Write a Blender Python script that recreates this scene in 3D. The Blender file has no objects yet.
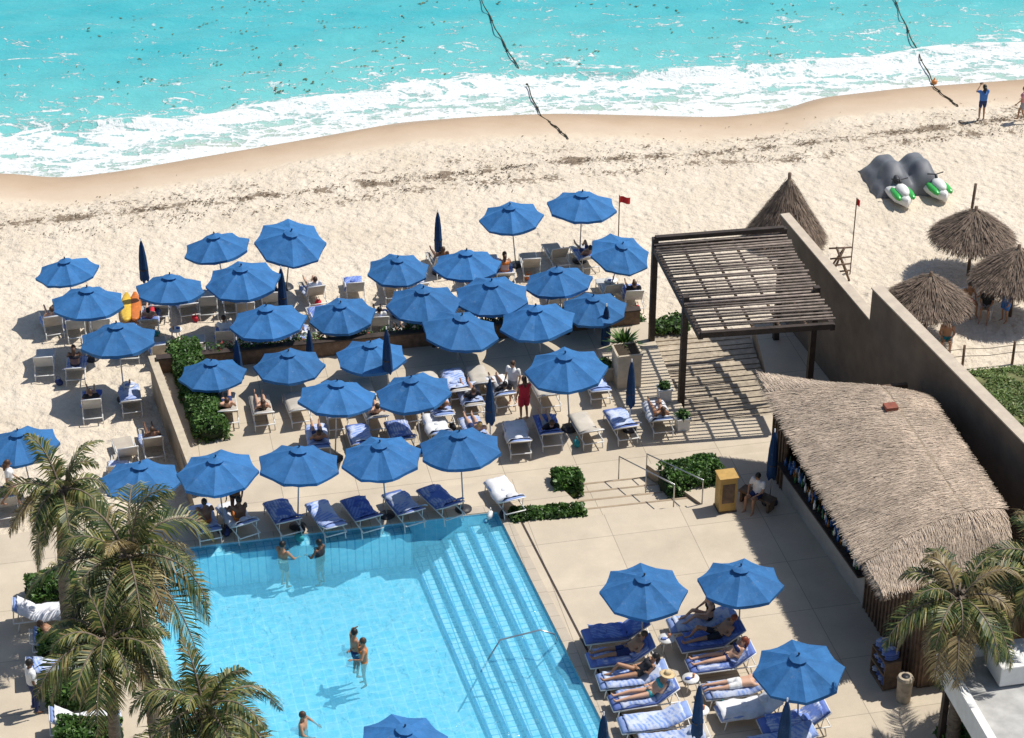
import bpy, math, random
import numpy as np
from mathutils import Vector, Matrix, noise as mn
random.seed(7); np.random.seed(7)
R=random.uniform
PITCH=math.radians(31); F=2175.0; H=38.8
SP,CP=math.sin(PITCH),math.cos(PITCH)
# survey conversion: bearing measured in the photograph -> real position on a level z
def G(px,py,z=0.0):
    u=px-512; v=py-369
    s=(F*SP+v*CP)/(H-z)
    return Vector((u/s,(F*CP-v*SP)/s,z))
scene=bpy.context.scene
ZS=-1.6; ZT=-0.5; ZW=-2.6
TH=math.radians(12)
# ------------------------------------------------------------------ mesh builder
class MB:
    def __init__(s): s.v=[];s.f=[];s.m=[]
    def add(s,vs,fs,mi=0):
        o=len(s.v); s.v.extend([tuple(v) for v in vs])
        for f in fs: s.f.append(tuple(i+o for i in f)); s.m.append(mi)
    def box(s,c,size,mi=0,rot=None,rz=0):
        c=Vector(c); hx,hy,hz=[a/2 for a in size]
        M=rot if rot is not None else Matrix.Rotation(rz,3,'Z')
        vs=[c+M@Vector((x,y,z)) for z in(-hz,hz) for y in(-hy,hy) for x in(-hx,hx)]
        s.add(vs,[(0,2,3,1),(4,5,7,6),(0,1,5,4),(2,6,7,3),(0,4,6,2),(1,3,7,5)],mi)
    def beam(s,a,b,w,h,mi=0):
        a=Vector(a);b=Vector(b);d=(b-a);L=d.length;d.normalize()
        up=Vector((0,0,1)) if abs(d.z)<.95 else Vector((1,0,0))
        x=d.cross(up).normalized(); u=x.cross(d)
        M=Matrix((x,d,u)).transposed()
        s.box((a+b)/2,(w,L,h),mi,rot=M)
    def tube(s,pts,radii,mi=0,n=8):
        pts=[Vector(p) for p in pts]
        if not hasattr(radii,'__len__'): radii=[radii]*len(pts)
        vs=[];fs=[]
        ref=None
        for i,p in enumerate(pts):
            d=(pts[min(i+1,len(pts)-1)]-pts[max(i-1,0)]).normalized()
            if ref is None:
                ref=Vector((1,0,0)) if abs(d.x)<.8 else Vector((0,1,0))
            x=(ref-d*ref.dot(d)).normalized(); ref=x; y=d.cross(x)
            for k in range(n):
                a=2*math.pi*k/n
                vs.append(p+(x*math.cos(a)+y*math.sin(a))*radii[i])
        for i in range(len(pts)-1):
            for k in range(n):
                k2=(k+1)%n
                fs.append((i*n+k,i*n+k2,(i+1)*n+k2,(i+1)*n+k))
        fs.append(tuple(reversed(range(n)))); fs.append(tuple((len(pts)-1)*n+k for k in range(n)))
        s.add(vs,fs,mi)
    def ell(s,c,r,mi=0,nu=12,nv=8,rot=None):
        c=Vector(c); 
        if not hasattr(r,'__len__'): r=(r,r,r)
        vs=[];fs=[]
        for j in range(1,nv):
            ph=math.pi*j/nv
            for i in range(nu):
                a=2*math.pi*i/nu
                q=Vector((r[0]*math.sin(ph)*math.cos(a),r[1]*math.sin(ph)*math.sin(a),r[2]*math.cos(ph)))
                if rot is not None:q=rot@q
                vs.append(c+q)
        t=Vector((0,0,r[2])); 
        if rot is not None:t=rot@t
        vs.append(c+t); vs.append(c-t); T=len(vs)-2;B=T+1
        for i in range(nu):
            i2=(i+1)%nu
            fs.append((T,i,i2))
            for j in range(nv-2): fs.append((j*nu+i,(j+1)*nu+i,(j+1)*nu+i2,j*nu+i2))
            fs.append(((nv-2)*nu+i2,(nv-2)*nu+i,B))
        s.add(vs,fs,mi)
    def prism(s,poly,z0,z1,mi=0,mtop=None):
        n=len(poly); vs=[(p[0],p[1],z0) for p in poly]+[(p[0],p[1],z1) for p in poly]
        s.add(vs,[(i,(i+1)%n,(i+1)%n+n,i+n) for i in range(n)]+[tuple(reversed(range(n)))],mi)
        s.add([(p[0],p[1],z1) for p in poly],[tuple(range(n))],mi if mtop is None else mtop)
    def slab(s,grid,th,mi=0):
        nr=len(grid);nc=len(grid[0])
        vs=[Vector(p) for r in grid for p in r]; o=len(vs)
        vs+= [p-Vector((0,0,th)) for p in vs]
        fs=[]
        for i in range(nr-1):
            for j in range(nc-1):
                a=i*nc+j
                fs.append((a,a+1,a+nc+1,a+nc)); fs.append((o+a,o+a+nc,o+a+nc+1,o+a+1))
        for j in range(nc-1):
            fs.append((j,o+j,o+j+1,j+1)); a=(nr-1)*nc+j; fs.append((a,a+1,o+a+1,o+a))
        for i in range(nr-1):
            a=i*nc; fs.append((a,a+nc,o+a+nc,o+a)); a=i*nc+nc-1; fs.append((a,o+a,o+a+nc,a+nc))
        s.add(vs,fs,mi)
    def mesh(s,name,mats,smooth=False):
        me=bpy.data.meshes.new(name+"_mesh")
        me.from_pydata(s.v,[],s.f)
        for m in mats: me.materials.append(m)
        me.polygons.foreach_set('material_index',s.m)
        if smooth is True: me.polygons.foreach_set('use_smooth',[True]*len(s.f))
        elif smooth:
            ss=set(smooth); me.polygons.foreach_set('use_smooth',[m in ss for m in s.m])
        me.update(); return me
    def obj(s,name,mats,smooth=False,loc=(0,0,0),rz=0,parent=None,bevel=0):
        o=bpy.data.objects.new(name,s.mesh(name,mats,smooth))
        o.location=loc;o.rotation_euler=(0,0,rz)
        scene.collection.objects.link(o)
        if parent:o.parent=parent
        if bevel:
            b=o.modifiers.new('bevel','BEVEL');b.width=bevel;b.segments=2;b.limit_method='ANGLE'
        return o
def inst(name,me,loc,rz=0,tilt=(0,0),sc=1):
    o=bpy.data.objects.new(name,me); o.location=loc; o.rotation_euler=(tilt[0],tilt[1],rz); o.scale=(sc,sc,sc)
    scene.collection.objects.link(o); return o
def empty(name,loc=(0,0,0)):
    o=bpy.data.objects.new(name,None);o.location=loc;scene.collection.objects.link(o);return o
# ------------------------------------------------------------------ materials
class N:
    def __init__(s,name):
        s.mat=bpy.data.materials.new(name); s.mat.use_nodes=True
        s.t=s.mat.node_tree; s.t.nodes.clear()
        s.out=s.t.nodes.new('ShaderNodeOutputMaterial')
    def n(s,typ,ins=None,**kw):
        x=s.t.nodes.new('ShaderNode'+typ)
        for k,v in kw.items(): setattr(x,k,v)
        if ins:
            for k,v in ins.items(): s.set(x.inputs[k],v)
        return x
    def set(s,inp,v):
        if isinstance(v,bpy.types.NodeSocket): s.t.links.new(v,inp)
        elif isinstance(v,tuple) and len(v)==3 and inp.type=='RGBA': inp.default_value=(*v,1)
        else: inp.default_value=v
    def co(s,kind='Object'): return s.n('TexCoord').outputs[kind]
    def map(s,vec,scale=(1,1,1),rot=(0,0,0),loc=(0,0,0)):
        return s.n('Mapping',{'Vector':vec,'Scale':scale,'Rotation':rot,'Location':loc}).outputs[0]
    def noise(s,vec,scale,detail=4,rough=.55,dist=0):
        return s.n('TexNoise',{'Vector':vec,'Scale':scale,'Detail':detail,'Roughness':rough,'Distortion':dist}).outputs[0]
    def math(s,op,a,b=0,clamp=False):
        return s.n('Math',{0:a,1:b},operation=op,use_clamp=clamp).outputs[0]
    def ramp(s,f,stops,interp='LINEAR'):
        r=s.n('ValToRGB',{0:f}); r.color_ramp.interpolation=interp
        e=r.color_ramp.elements
        while len(e)<len(stops): e.new(.5)
        for i,(p,c) in enumerate(stops):
            e[i].position=p
            if not hasattr(c,'__len__'): c=(c,c,c)
            e[i].color=(*c,1)
        return r.outputs[0]
    def mix(s,f,a,b,mode='MIX'):
        m=s.t.nodes.new('ShaderNodeMix'); m.data_type='RGBA'; m.blend_type=mode
        s.set(m.inputs[0],f); s.set(m.inputs[6],a); s.set(m.inputs[7],b); return m.outputs[2]
    def step(s,v,lo,hi):
        return s.n('MapRange',{0:v,1:lo,2:hi,3:0.0,4:1.0},interpolation_type='SMOOTHSTEP').outputs[0]
    def bump(s,h,strength=.5,dist=.02,nrm=None):
        b=s.n('Bump',{'Height':h,'Strength':strength,'Distance':dist})
        if nrm is not None: s.set(b.inputs['Normal'],nrm)
        return b.outputs[0]
    def pbsdf(s,color,rough=.6,normal=None,spec=.5,metal=0):
        p=s.n('BsdfPrincipled',{'Base Color':color,'Roughness':rough,'Metallic':metal,'Specular IOR Level':spec})
        if normal is not None: s.set(p.inputs['Normal'],normal)
        return p
    def fin(s,sh):
        s.t.links.new(sh if isinstance(sh,bpy.types.NodeSocket) else sh.outputs[0],s.out.inputs[0]); return s.mat
def pm(name,col,rough=.6,var=.25,scale=6,bump=.3,bs=.01,metal=0,rnd=0,island=0,spec=.4,stretch=(1,1,1)):
    k=N(name); c=k.map(k.co(),scale=stretch)
    nz=k.noise(c,scale,4,.6)
    dark=tuple(x*(1-var) for x in col); lite=tuple(min(1,x*(1+var)) for x in col)
    cc=k.ramp(nz,[(.3,dark),(.7,lite)])
    if rnd:
        r=k.n('ObjectInfo').outputs['Random']
        cc=k.mix(1,cc,k.ramp(r,[(0,1-rnd),(1,1)]),'MULTIPLY')
    if island:
        r=k.n('NewGeometry').outputs['Random Per Island']
        cc=k.mix(1,cc,k.ramp(r,[(0,1-island),(1,1)]),'MULTIPLY')
    nrm=k.bump(k.noise(c,scale*4,3),bump,bs) if bump else None
    return k.fin(k.pbsdf(cc,rough,nrm,spec,metal))
def leafmat(name,a,b,c):
    k=N(name); r=k.n('NewGeometry').outputs['Random Per Island']
    cc=k.ramp(r,[(0,a),(.55,b),(1,c)])
    big=k.noise(k.co(),1.3,2); cc=k.mix(1,cc,k.ramp(big,[(.3,.6),(.7,1.15)]),'MULTIPLY')
    p=k.pbsdf(cc,.45,None,.4)
    tr=k.n('BsdfTranslucent',{'Color':cc})
    mx=k.n('MixShader',{0:.22}); k.set(mx.inputs[1],p.outputs[0]); k.set(mx.inputs[2],tr.outputs[0])
    return k.fin(mx)
M={}
M['leaf']=leafmat('hedge_leaf',(.03,.075,.015),(.075,.17,.03),(.17,.29,.07))
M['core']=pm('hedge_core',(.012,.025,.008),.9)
M['palm']=leafmat('palm_leaf',(.025,.05,.015),(.075,.115,.03),(.34,.31,.10))
M['palmdry']=leafmat('palm_leaf_dry',(.16,.11,.05),(.36,.27,.12),(.50,.40,.2))
M['trunk']=pm('palm_trunk',(.19,.15,.11),.9,.4,5,.8,.03,stretch=(1,1,3))
M['flower']=pm('flower',(.5,.05,.06),.6,.2)
M['straw']=pm('thatch_straw',(.63,.50,.38),.85,.25,1.2,.1,island=.36)
M['strawdk']=pm('thatch_straw_grey',(.27,.20,.15),.9,.35,3,.2,island=.6)
M['strawbase']=pm('thatch_base',(.30,.23,.165),.95,.3,9,.6,.03)
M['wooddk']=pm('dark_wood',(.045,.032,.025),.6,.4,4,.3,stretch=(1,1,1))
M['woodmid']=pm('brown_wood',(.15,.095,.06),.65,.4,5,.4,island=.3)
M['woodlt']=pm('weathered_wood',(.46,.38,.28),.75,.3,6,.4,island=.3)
M['stickwood']=pm('pergola_slat_wood',(.33,.265,.22),.8,.35,5,.4,island=.5)
M['white']=pm('white_paint',(.74,.73,.70),.5,.08,4,.05)
M['counterw']=pm('counter_render',(.38,.35,.31),.7,.12,2,.2)
M['metal']=pm('brushed_steel',(.5,.5,.5),.3,.1,8,0,metal=.9)
M['pole']=pm('umbrella_pole_aluminium',(.55,.55,.55),.4,.1,8,0,metal=.3)
M['dark']=pm('dark_plastic',(.03,.03,.035),.5,.2)
M['stone']=pm('planter_stone',(.50,.42,.31),.8,.15,4,.3)
M['soil']=pm('soil',(.05,.035,.02),.95,.3,20,.6,.02)
M['red']=pm('red_flag_cloth',(.6,.02,.02),.7,.1)
M['ochre']=pm('ochre_box_paint',(.46,.28,.08),.6,.15)
M['rope']=pm('rope_weedy',(.06,.05,.025),.9,.4,12,.8,.02)
# umbrella cloth
def cloth(name,col,trans=.12,rnd=.25,dirt=.16):
    k=N(name); c=k.co()
    r=k.n('ObjectInfo').outputs['Random']
    off=k.n('VectorMath',{0:c,1:k.n('CombineXYZ',{0:k.math('MULTIPLY',r,40.0)}).outputs[0]},operation='ADD').outputs[0]
    nz=k.noise(off,2.0,5,.65)
    cc=k.mix(1,k.ramp(nz,[(.28,tuple(x*.78 for x in col)),(.5,col),(.72,tuple(x*1.18 for x in col))]),k.ramp(r,[(0,1-rnd),(1,1.0)]),'MULTIPLY')
    cc=k.mix(k.math('MULTIPLY',k.step(k.noise(off,5,4,.7),.58,.75),dirt),cc,(.35,.38,.42))
    nr=k.bump(k.noise(off,4,3),.5,.035)
    p=k.pbsdf(cc,.75,nr,.2)
    if trans<=0: return k.fin(p)
    tr=k.n('BsdfTranslucent',{'Color':cc})
    mx=k.n('MixShader',{0:trans}); k.set(mx.inputs[1],p.outputs[0]); k.set(mx.inputs[2],tr.outputs[0])
    return k.fin(mx)
M['ublue']=cloth('umbrella_blue_canvas',(.046,.182,.43),.12,.22,.20)
M['unavy']=cloth('umbrella_navy_canvas',(.016,.055,.145),0)
M['cushion']=cloth('lounger_cushion_blue',(.14,.21,.52),0,.25)
M['cushionl']=cloth('lounger_cushion_pale_blue',(.27,.37,.66),0,.2)
M['cushiong']=cloth('lounger_cushion_beige',(.54,.49,.42),0,.25)
M['sling']=cloth('lounger_sling_beige',(.52,.46,.38),0,.25)
M['slinggrey']=cloth('lounger_sling_grey',(.52,.52,.51),0,.25)
M['towelw']=cloth('white_towel',(.72,.72,.74),0,.1,0)
def stripes(name,a,b,sc,rot=0,base=None):
    k=N(name); r=k.n('ObjectInfo').outputs['Random']
    c=k.map(k.co(),rot=(0,0,rot))
    off=k.n('VectorMath',{0:c,1:k.n('CombineXYZ',{2:k.math('MULTIPLY',r,40.0)}).outputs[0]},operation='ADD').outputs[0]
    w=k.n('TexWave',{'Vector':off,'Scale':sc,'Distortion':2.5,'Detail':2,'Detail Scale':1.2}).outputs[1]
    patch=k.step(k.noise(off,2.4,4,.6),.42,.56)
    f=k.math('MULTIPLY',k.math('ADD',k.math('MULTIPLY',k.step(w,.4,.6),.55),.35),patch)
    cc=k.mix(f,a,b); cc=k.mix(1,cc,k.ramp(r,[(0,.8),(1,1)]),'MULTIPLY')
    nr=k.bump(k.noise(off,7,3),.6,.035)
    return k.fin(k.pbsdf(cc,.9,nr,.1))
M['towels']=stripes('striped_towel',(.15,.24,.58),(.66,.70,.80),3.4)
M['towels2']=stripes('blue_towel',(.11,.18,.52),(.30,.40,.70),3.1,.6)
M['towels3']=stripes('pale_blue_towel',(.58,.63,.76),(.20,.32,.68),2.6,1.2)
# ------------------------------------------------------------------ shoreline
def curve(pts,z):
    P=[G(x,y,z) for x,y in pts]
    xs=[p.x for p in P]; ys=[p.y for p in P]
    sl=.22
    xs=[-4000]+xs+[4000]; ys=[ys[0]-sl*(xs[1]+4000)]+ys+[ys[-1]+sl*(4000-xs[-2])]
    return np.array(xs),np.array(ys)
SX,SY=curve([(-250,196),(-120,184),(0,172),(60,178),(120,171),(200,157),(300,140),(400,122),(480,116),(560,113),(640,115),(720,117),(780,111),(815,98),(900,88),(1024,79),(1150,66),(1300,55)],ZW)
WX,WY=curve([(-200,240),(0,228),(100,217),(200,206),(300,196),(420,181),(560,165),(640,160),(720,154),(850,141),(1000,122),(1200,105)],-1.75)
def smoothinterp(x,X,Y):
    r=0
    for k in(-.8,-.4,0,.4,.8): r=r+np.interp(x+k,X,Y)
    return r/5
def dshore(x,y): return (smoothinterp(x,SX,SY)-y)*.975   # + inland
def sandz(x,y):
    d=dshore(x,y)
    t=np.clip(d/7.5,-3,1)
    return np.where(t>0, ZW+(ZS-ZW)*(1-(1-t)**2)*1.0, ZW+t*1.9)
def sz(x,y): return float(sandz(np.array([x]),np.array([y]))[0])
def grid_obj(name,xs,ys,zf,attrs,mat):
    X,Y=np.meshgrid(xs,ys); Z=zf(X.ravel(),Y.ravel())
    co=np.stack([X.ravel(),Y.ravel(),Z],1); nx,ny=len(xs),len(ys)
    i=np.arange(nx-1)[None,:]+nx*np.arange(ny-1)[:,None]; i=i.ravel()
    fs=np.stack([i,i+1,i+nx+1,i+nx],1)
    me=bpy.data.meshes.new(name); me.vertices.add(len(co)); me.vertices.foreach_set('co',co.ravel().astype(np.float32))
    me.loops.add(fs.size); me.loops.foreach_set('vertex_index',fs.ravel().astype(np.int32))
    me.polygons.add(len(fs)); me.polygons.foreach_set('loop_start',np.arange(0,fs.size,4,dtype=np.int32))
    me.polygons.foreach_set('use_smooth',np.ones(len(fs),bool))
    me.update(calc_edges=True)
    for k,fn in attrs.items():
        a=me.attributes.new(k,'FLOAT','POINT'); a.data.foreach_set('value',fn(X.ravel(),Y.ravel()).astype(np.float32))
    me.materials.append(mat); o=bpy.data.objects.new(name,me); scene.collection.objects.link(o); return o
# sand material
k=N('beach_sand'); c=k.co()
wet=k.n('Attribute',attribute_name='shore').outputs['Fac']; weed=k.n('Attribute',attribute_name='weed').outputs['Fac']
base=k.mix(k.ramp(k.noise(c,.35,4,.6),[(.3,0),(.7,1)]),(.64,.55,.43),(.75,.66,.535))
base=k.mix(k.ramp(k.noise(c,5,6,.7),[(.35,.34),(.65,0)]),base,(.50,.405,.30))
lowp=k.noise(c,.5,3)
wn=k.math('ADD',wet,k.math('MULTIPLY',k.math('SUBTRACT',lowp,.5),2.2))
wetc=k.ramp(k.math('DIVIDE',wn,8,True),[(0,(.37,.26,.17)),(.2,(.48,.36,.25)),(.42,(.57,.45,.335)),(.6,(.66,.55,.42))])
wf=k.step(wn,5.2,3.4)
base=k.mix(wf,base,wetc)
wnz=k.noise(c,4.6,7,.78,.4)
patch=k.noise(c,.6,3,.6)
wm=k.step(k.math('ADD',wnz,k.math('MULTIPLY',weed,k.math('SUBTRACT',k.math('MULTIPLY',patch,.62),.145))),.645,.70)
base=k.mix(k.math('MULTIPLY',wm,.8),base,(.13,.085,.05))
tiny=k.step(k.noise(c,16,3,.6),.69,.73); base=k.mix(k.math('MULTIPLY',tiny,.5),base,(.18,.12,.08))
dry=k.math('SUBTRACT',1.0,wf)
fp=k.n('TexVoronoi',{'Vector':c,'Scale':2.1,'Randomness':1.0},feature='SMOOTH_F1').outputs[0]
h=k.math('MULTIPLY',k.math('ADD',k.noise(c,2.4,5,.62),k.math('MULTIPLY',k.step(fp,.05,.42),.28)),k.math('ADD',k.math('MULTIPLY',dry,.95),.05))
nr=k.bump(h,1.0,.20)
M['sand']=k.fin(k.pbsdf(base,k.ramp(wn,[(0,.35),(1,.9)]),nr,.2))
def sandzz(x,y):
    z=sandz(x,y); d=dshore(x,y)
    fine=(np.abs(x)<34)&(y<100)&(y>48)&(d>4.5)
    out=z.copy()
    idx=np.nonzero(fine)[0]
    for i in idx:
        out[i]+= .05*mn.noise((x[i]*1.1,y[i]*1.1,0))+.045*mn.noise((x[i]*2.9,y[i]*2.9,5))
    return out
far=lambda lo,hi,a,b,st,n: np.unique(np.concatenate([np.linspace(lo,a,n),np.arange(a,b,st),np.linspace(b,hi,n)]))
xs=far(-3000,3000,-34,34,.2,14)
ys=np.unique(np.concatenate([np.linspace(-3000,48,14),np.arange(48,100,.2),np.linspace(100,112,12)]))
def weedf(x,y):
    yw=smoothinterp(x,WX,WY); a=np.exp(-((y-yw)/.40)**2)+.7*np.exp(-((y-yw+1.3+.25*np.sin(x*.6))/.45)**2)*np.clip((x+22)/20,.3,1)+.5*np.exp(-((y-yw-1.2)/.5)**2)+.3*np.exp(-((y-yw+.4)/1.9)**2)
    return np.clip(a,0,1.1)
grid_obj('sand_ground',xs,ys,sandzz,{'shore':dshore,'weed':weedf},M['sand'])
# sea
k=N('sea_water'); c=k.co()
e0=k.math('MULTIPLY',k.n('Attribute',attribute_name='shore').outputs['Fac'],-1.0)
low=k.noise(c,.16,3,.55); e=k.math('ADD',e0,k.math('MULTIPLY',k.math('SUBTRACT',low,.5),5.5))
cu=k.map(c,rot=(0,0,-.22),scale=(.6,1.5,1))
P1=k.noise(cu,.85,8,.68,1.2)
dv=k.mix(.45,c,k.n('TexNoise',{'Vector':c,'Scale':.9,'Detail':4}).outputs[1],'ADD')
vo=k.n('TexVoronoi',{'Vector':dv,'Scale':1.25},feature='DISTANCE_TO_EDGE').outputs[0]
lace=k.ramp(vo,[(0,1),(.14,.0)])
vo2=k.n('TexVoronoi',{'Vector':dv,'Scale':3.4},feature='DISTANCE_TO_EDGE').outputs[0]
lace2=k.ramp(vo2,[(0,1),(.2,.0)])
P=k.math('ADD',P1,k.math('ADD',k.math('MULTIPLY',lace,.085),k.math('MULTIPLY',lace2,.06)))
T=k.ramp(k.math('DIVIDE',e,30,True),[(0,.43),(.022,.505),(.07,.535),(.095,.45),(.135,.455),(.155,.60),(.22,.67),(.40,.72),(1,.80)])
foam=k.step(k.math('SUBTRACT',P,T),-.065,.065)
seac=k.ramp(k.math('DIVIDE',e,32,True),[(0,(.50,.53,.41)),(.06,(.32,.53,.47)),(.16,(.15,.49,.48)),(.4,(.060,.40,.44)),(1,(.03,.35,.41))])
seac=k.mix(k.ramp(k.noise(k.map(c,rot=(0,0,-.2),scale=(.5,1.6,1)),.45,5,.65),[(.35,.0),(.7,.35)]),seac,(.17,.54,.53))
fc=k.mix(foam,seac,k.mix(k.noise(c,2.2,4,.6),(.66,.72,.71),(.84,.85,.84)))
hh=k.math('ADD',k.noise(k.map(c,rot=(0,0,-.2),scale=(.8,1.7,1)),1.3,6,.6),k.math('MULTIPLY',foam,k.noise(c,5,5,.7)))
M['sea']=k.fin(k.pbsdf(fc,k.ramp(foam,[(0,.25),(1,.85)]),k.bump(hh,.7,.16),.3))
def seaz(x,y):
    d=dshore(x,y); e=-d
    t=x*.21-y*.975
    amp=np.clip(e/8,0.0,1)
    z=ZW+.05*amp*(np.sin(t*2.1+1.3*np.sin(x*.33))+.6*np.sin(t*3.7+x*.5)+.5*np.sin(x*1.7+t*.9))
    c1=4.2+.7*np.sin(x*.23)+.4*np.sin(x*.61+1)
    z+= .24*np.exp(-((e-c1)/.45)**2)+.10*np.exp(-((e-c1-3.2)/.8)**2)
    z=np.where(e<1.2, ZW+.02+ (z-ZW)*np.clip(e/1.2,0,1), z)
    return z
xs=far(-6000,6000,-36,38,.25,16)
ys=np.unique(np.concatenate([np.arange(76,112,.2),np.linspace(112,150,40),np.geomspace(150,9000,16)]))
seao=grid_obj('sea',xs,ys,seaz,{'shore':dshore},M['sea'])
M['weed']=pm('seaweed_brown',(.13,.085,.048),.9,.4,9,.0,island=.5)
M['weedg']=pm('seaweed_floating',(.17,.19,.06),.7,.4,9,.0,island=.5)
def tuft(b,x,y,z,L,w,mi=0):
    a=R(0,6.28); dx,dy=math.cos(a)*L,math.sin(a)*L; nx,ny=-math.sin(a)*w,math.cos(a)*w
    b.add([(x-dx,y-dy,z),(x+nx,y+ny,z+R(.0,.04)),(x+dx,y+dy,z),(x-nx,y-ny,z+R(.0,.04))],[(0,1,2,3)],mi)
b=MB()
for i in range(8000):
    x=R(-24,27); 
    if mn.noise((x*.35,1.7,0))<R(-.7,.35): continue
    yw=float(smoothinterp(np.array([x]),WX,WY)[0])
    k_=random.random()
    y=yw+(random.gauss(0,.20) if k_<.45 else random.gauss(-1.2,.4) if k_<.75 else random.gauss(.8,1.1))
    if mn.noise((x*1.2,y*1.2,4))<-.1: continue
    tuft(b,x,y,sz(x,y)+.03,R(.02,.09),R(.01,.028))
b.obj('washed_up_seaweed',[M['weed']])
b=MB(); cl_=0
while cl_<110:
    px,py=R(-20,1040),R(-10,118)
    if -dshore(np.array([G(px,py,ZW).x]),np.array([G(px,py,ZW).y]))[0]<5.0: continue
    wgt=math.exp(-((px-290)/150)**2)+.45*math.exp(-((px-780)/110)**2)*(1 if py<70 else .1)+.07
    if R(0,1)>wgt: continue
    cl_+=1; g=G(px,py,ZW); n_=int(R(1,6)); sp_=R(.06,.28)
    for j in range(n_):
        x,y=g.x+random.gauss(0,sp_*1.8),g.y+random.gauss(0,sp_)
        z=float(seaz(np.array([x]),np.array([y]))[0])+.03; tuft(b,x,y,z,R(.04,.15),R(.02,.055))
b.obj('floating_seaweed',[M['weedg']])
# ropes
def rope(pts,name):
    P=[]
    for i,(x,y) in enumerate(pts):
        g=G(x,y,ZW+.05); g.z=max(ZW+.10,sz(g.x,g.y)+.03); P.append(g)
    Q=[]
    for i in range(len(P)-1):
        a0=P[max(i-1,0)];a1=P[i];a2=P[i+1];a3=P[min(i+2,len(P)-1)]
        for t in np.linspace(0,1,14,endpoint=False):
            q=.5*((2*a1)+(a2-a0)*t+(2*a0-5*a1+4*a2-a3)*t*t+(3*a1-a0-3*a2+a3)*t**3)
            Q.append(q+Vector((.03*math.sin(len(Q)*.7),.02*math.cos(len(Q)*.9),.03)))
    Q.append(P[-1]); b=MB(); b.tube(Q,[.026+.035*abs(mn.noise((i*.31,0,2))) for i in range(len(Q))],0,6)
    for i in range(0,len(Q),11): b.ell(Q[i],(.07,.07,.05),0,6,5)
    b.obj(name,[M['rope']],True)
rope([(470,-25),(482,2),(500,38),(520,72)],'swim_line_rope')
rope([(527,86),(540,115),(556,140),(568,156)],'swim_line_rope')
rope([(885,-20),(899,12),(915,48),(932,82)],'swim_line_rope')
rope([(932,86),(940,102),(956,122)],'swim_line_rope')
b=MB(); g=G(934,84,ZW); b.ell(g+Vector((0,0,.1)),(.15,.15,.13),0,12,8); b.tube([g+Vector((0,0,.2)),g+Vector((0,0,.32))],.03,0,6); b.obj('marker_buoy',[pm('buoy_orange',(.6,.22,.05),.4)],True)
# ------------------------------------------------------------------ decks
def stonemat(name,col,tx,ty,rot,mort=.012,dark=.55):
    k=N(name); c=k.map(k.co(),rot=(0,0,rot))
    br=k.n('TexBrick',{'Vector':c,'Color1':(1,1,1,1),'Color2':(.93,.93,.93,1),'Mortar':(dark,dark,dark,1),'Scale':1.0,'Mortar Size':mort,'Mortar Smooth':.3,'Brick Width':tx,'Row Height':ty},offset=0.0)
    st=k.ramp(k.noise(c,.8,6,.65),[(.3,tuple(x*.82 for x in col)),(.65,col)])
    st=k.mix(k.ramp(k.noise(c,.23,3),[(.45,0),(.75,.5)]),st,tuple(x*.76 for x in col))
    gr=k.ramp(k.noise(c,40,2,.7),[(.3,.88),(.7,1.05)])
    cc=k.mix(1,k.mix(1,st,br.outputs[0],'MULTIPLY'),gr,'MULTIPLY')
    sp=k.step(k.noise(c,3.1,5,.7),.66,.76); cc=k.mix(k.math('MULTIPLY',sp,.4),cc,tuple(x*.5 for x in col))
    return k.fin(k.pbsdf(cc,.7,k.bump(br.outputs[1],-.3,.006),.3))
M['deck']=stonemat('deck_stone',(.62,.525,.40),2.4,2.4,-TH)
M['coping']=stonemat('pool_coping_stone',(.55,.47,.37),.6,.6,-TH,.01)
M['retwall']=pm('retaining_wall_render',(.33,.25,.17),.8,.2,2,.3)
def xy(p): return (p[0],p[1])
PTL=G(140,553); PTR=G(497,512); pd=(G(610,738)-PTR).normalized()
PBR=PTR+pd*20; PBL=PTL+pd*19
L1=lambda X: 57.75+.195*X
n1=G(592,516);n2=G(702,504);n3=G(645,466,ZT);n4=G(547,477,ZT)
n3.y=L1(n3.x);n4.y=L1(n4.x)
wallA=G(785,215,3.0);wallB=G(876,322,3.0)
NW=(-45,L1(-45)); NE=(15.5,L1(15.5)); SE=(24,28); SW=(-45,28); E1=(18,50)
b=MB()
def face(pts,z=0): b.add([(p[0],p[1],z) for p in pts],[tuple(range(len(pts)))])
face([NW,xy(PTL),xy(PTR),xy(n1),(n4.x,n4.y)])
face([xy(PTR),E1,xy(n2),xy(n1)])
face([E1,NE,(n3.x,n3.y),xy(n2)])
face([E1,xy(PTR),xy(PBR),SE]); face([SE,xy(PBR),xy(PBL),SW]); face([SW,xy(PBL),xy(PTL),NW])
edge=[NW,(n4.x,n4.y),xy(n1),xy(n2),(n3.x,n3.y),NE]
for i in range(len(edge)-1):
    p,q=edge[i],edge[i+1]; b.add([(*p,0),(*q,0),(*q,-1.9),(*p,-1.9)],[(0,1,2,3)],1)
b.obj('pool_deck',[M['deck'],M['retwall']])
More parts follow.
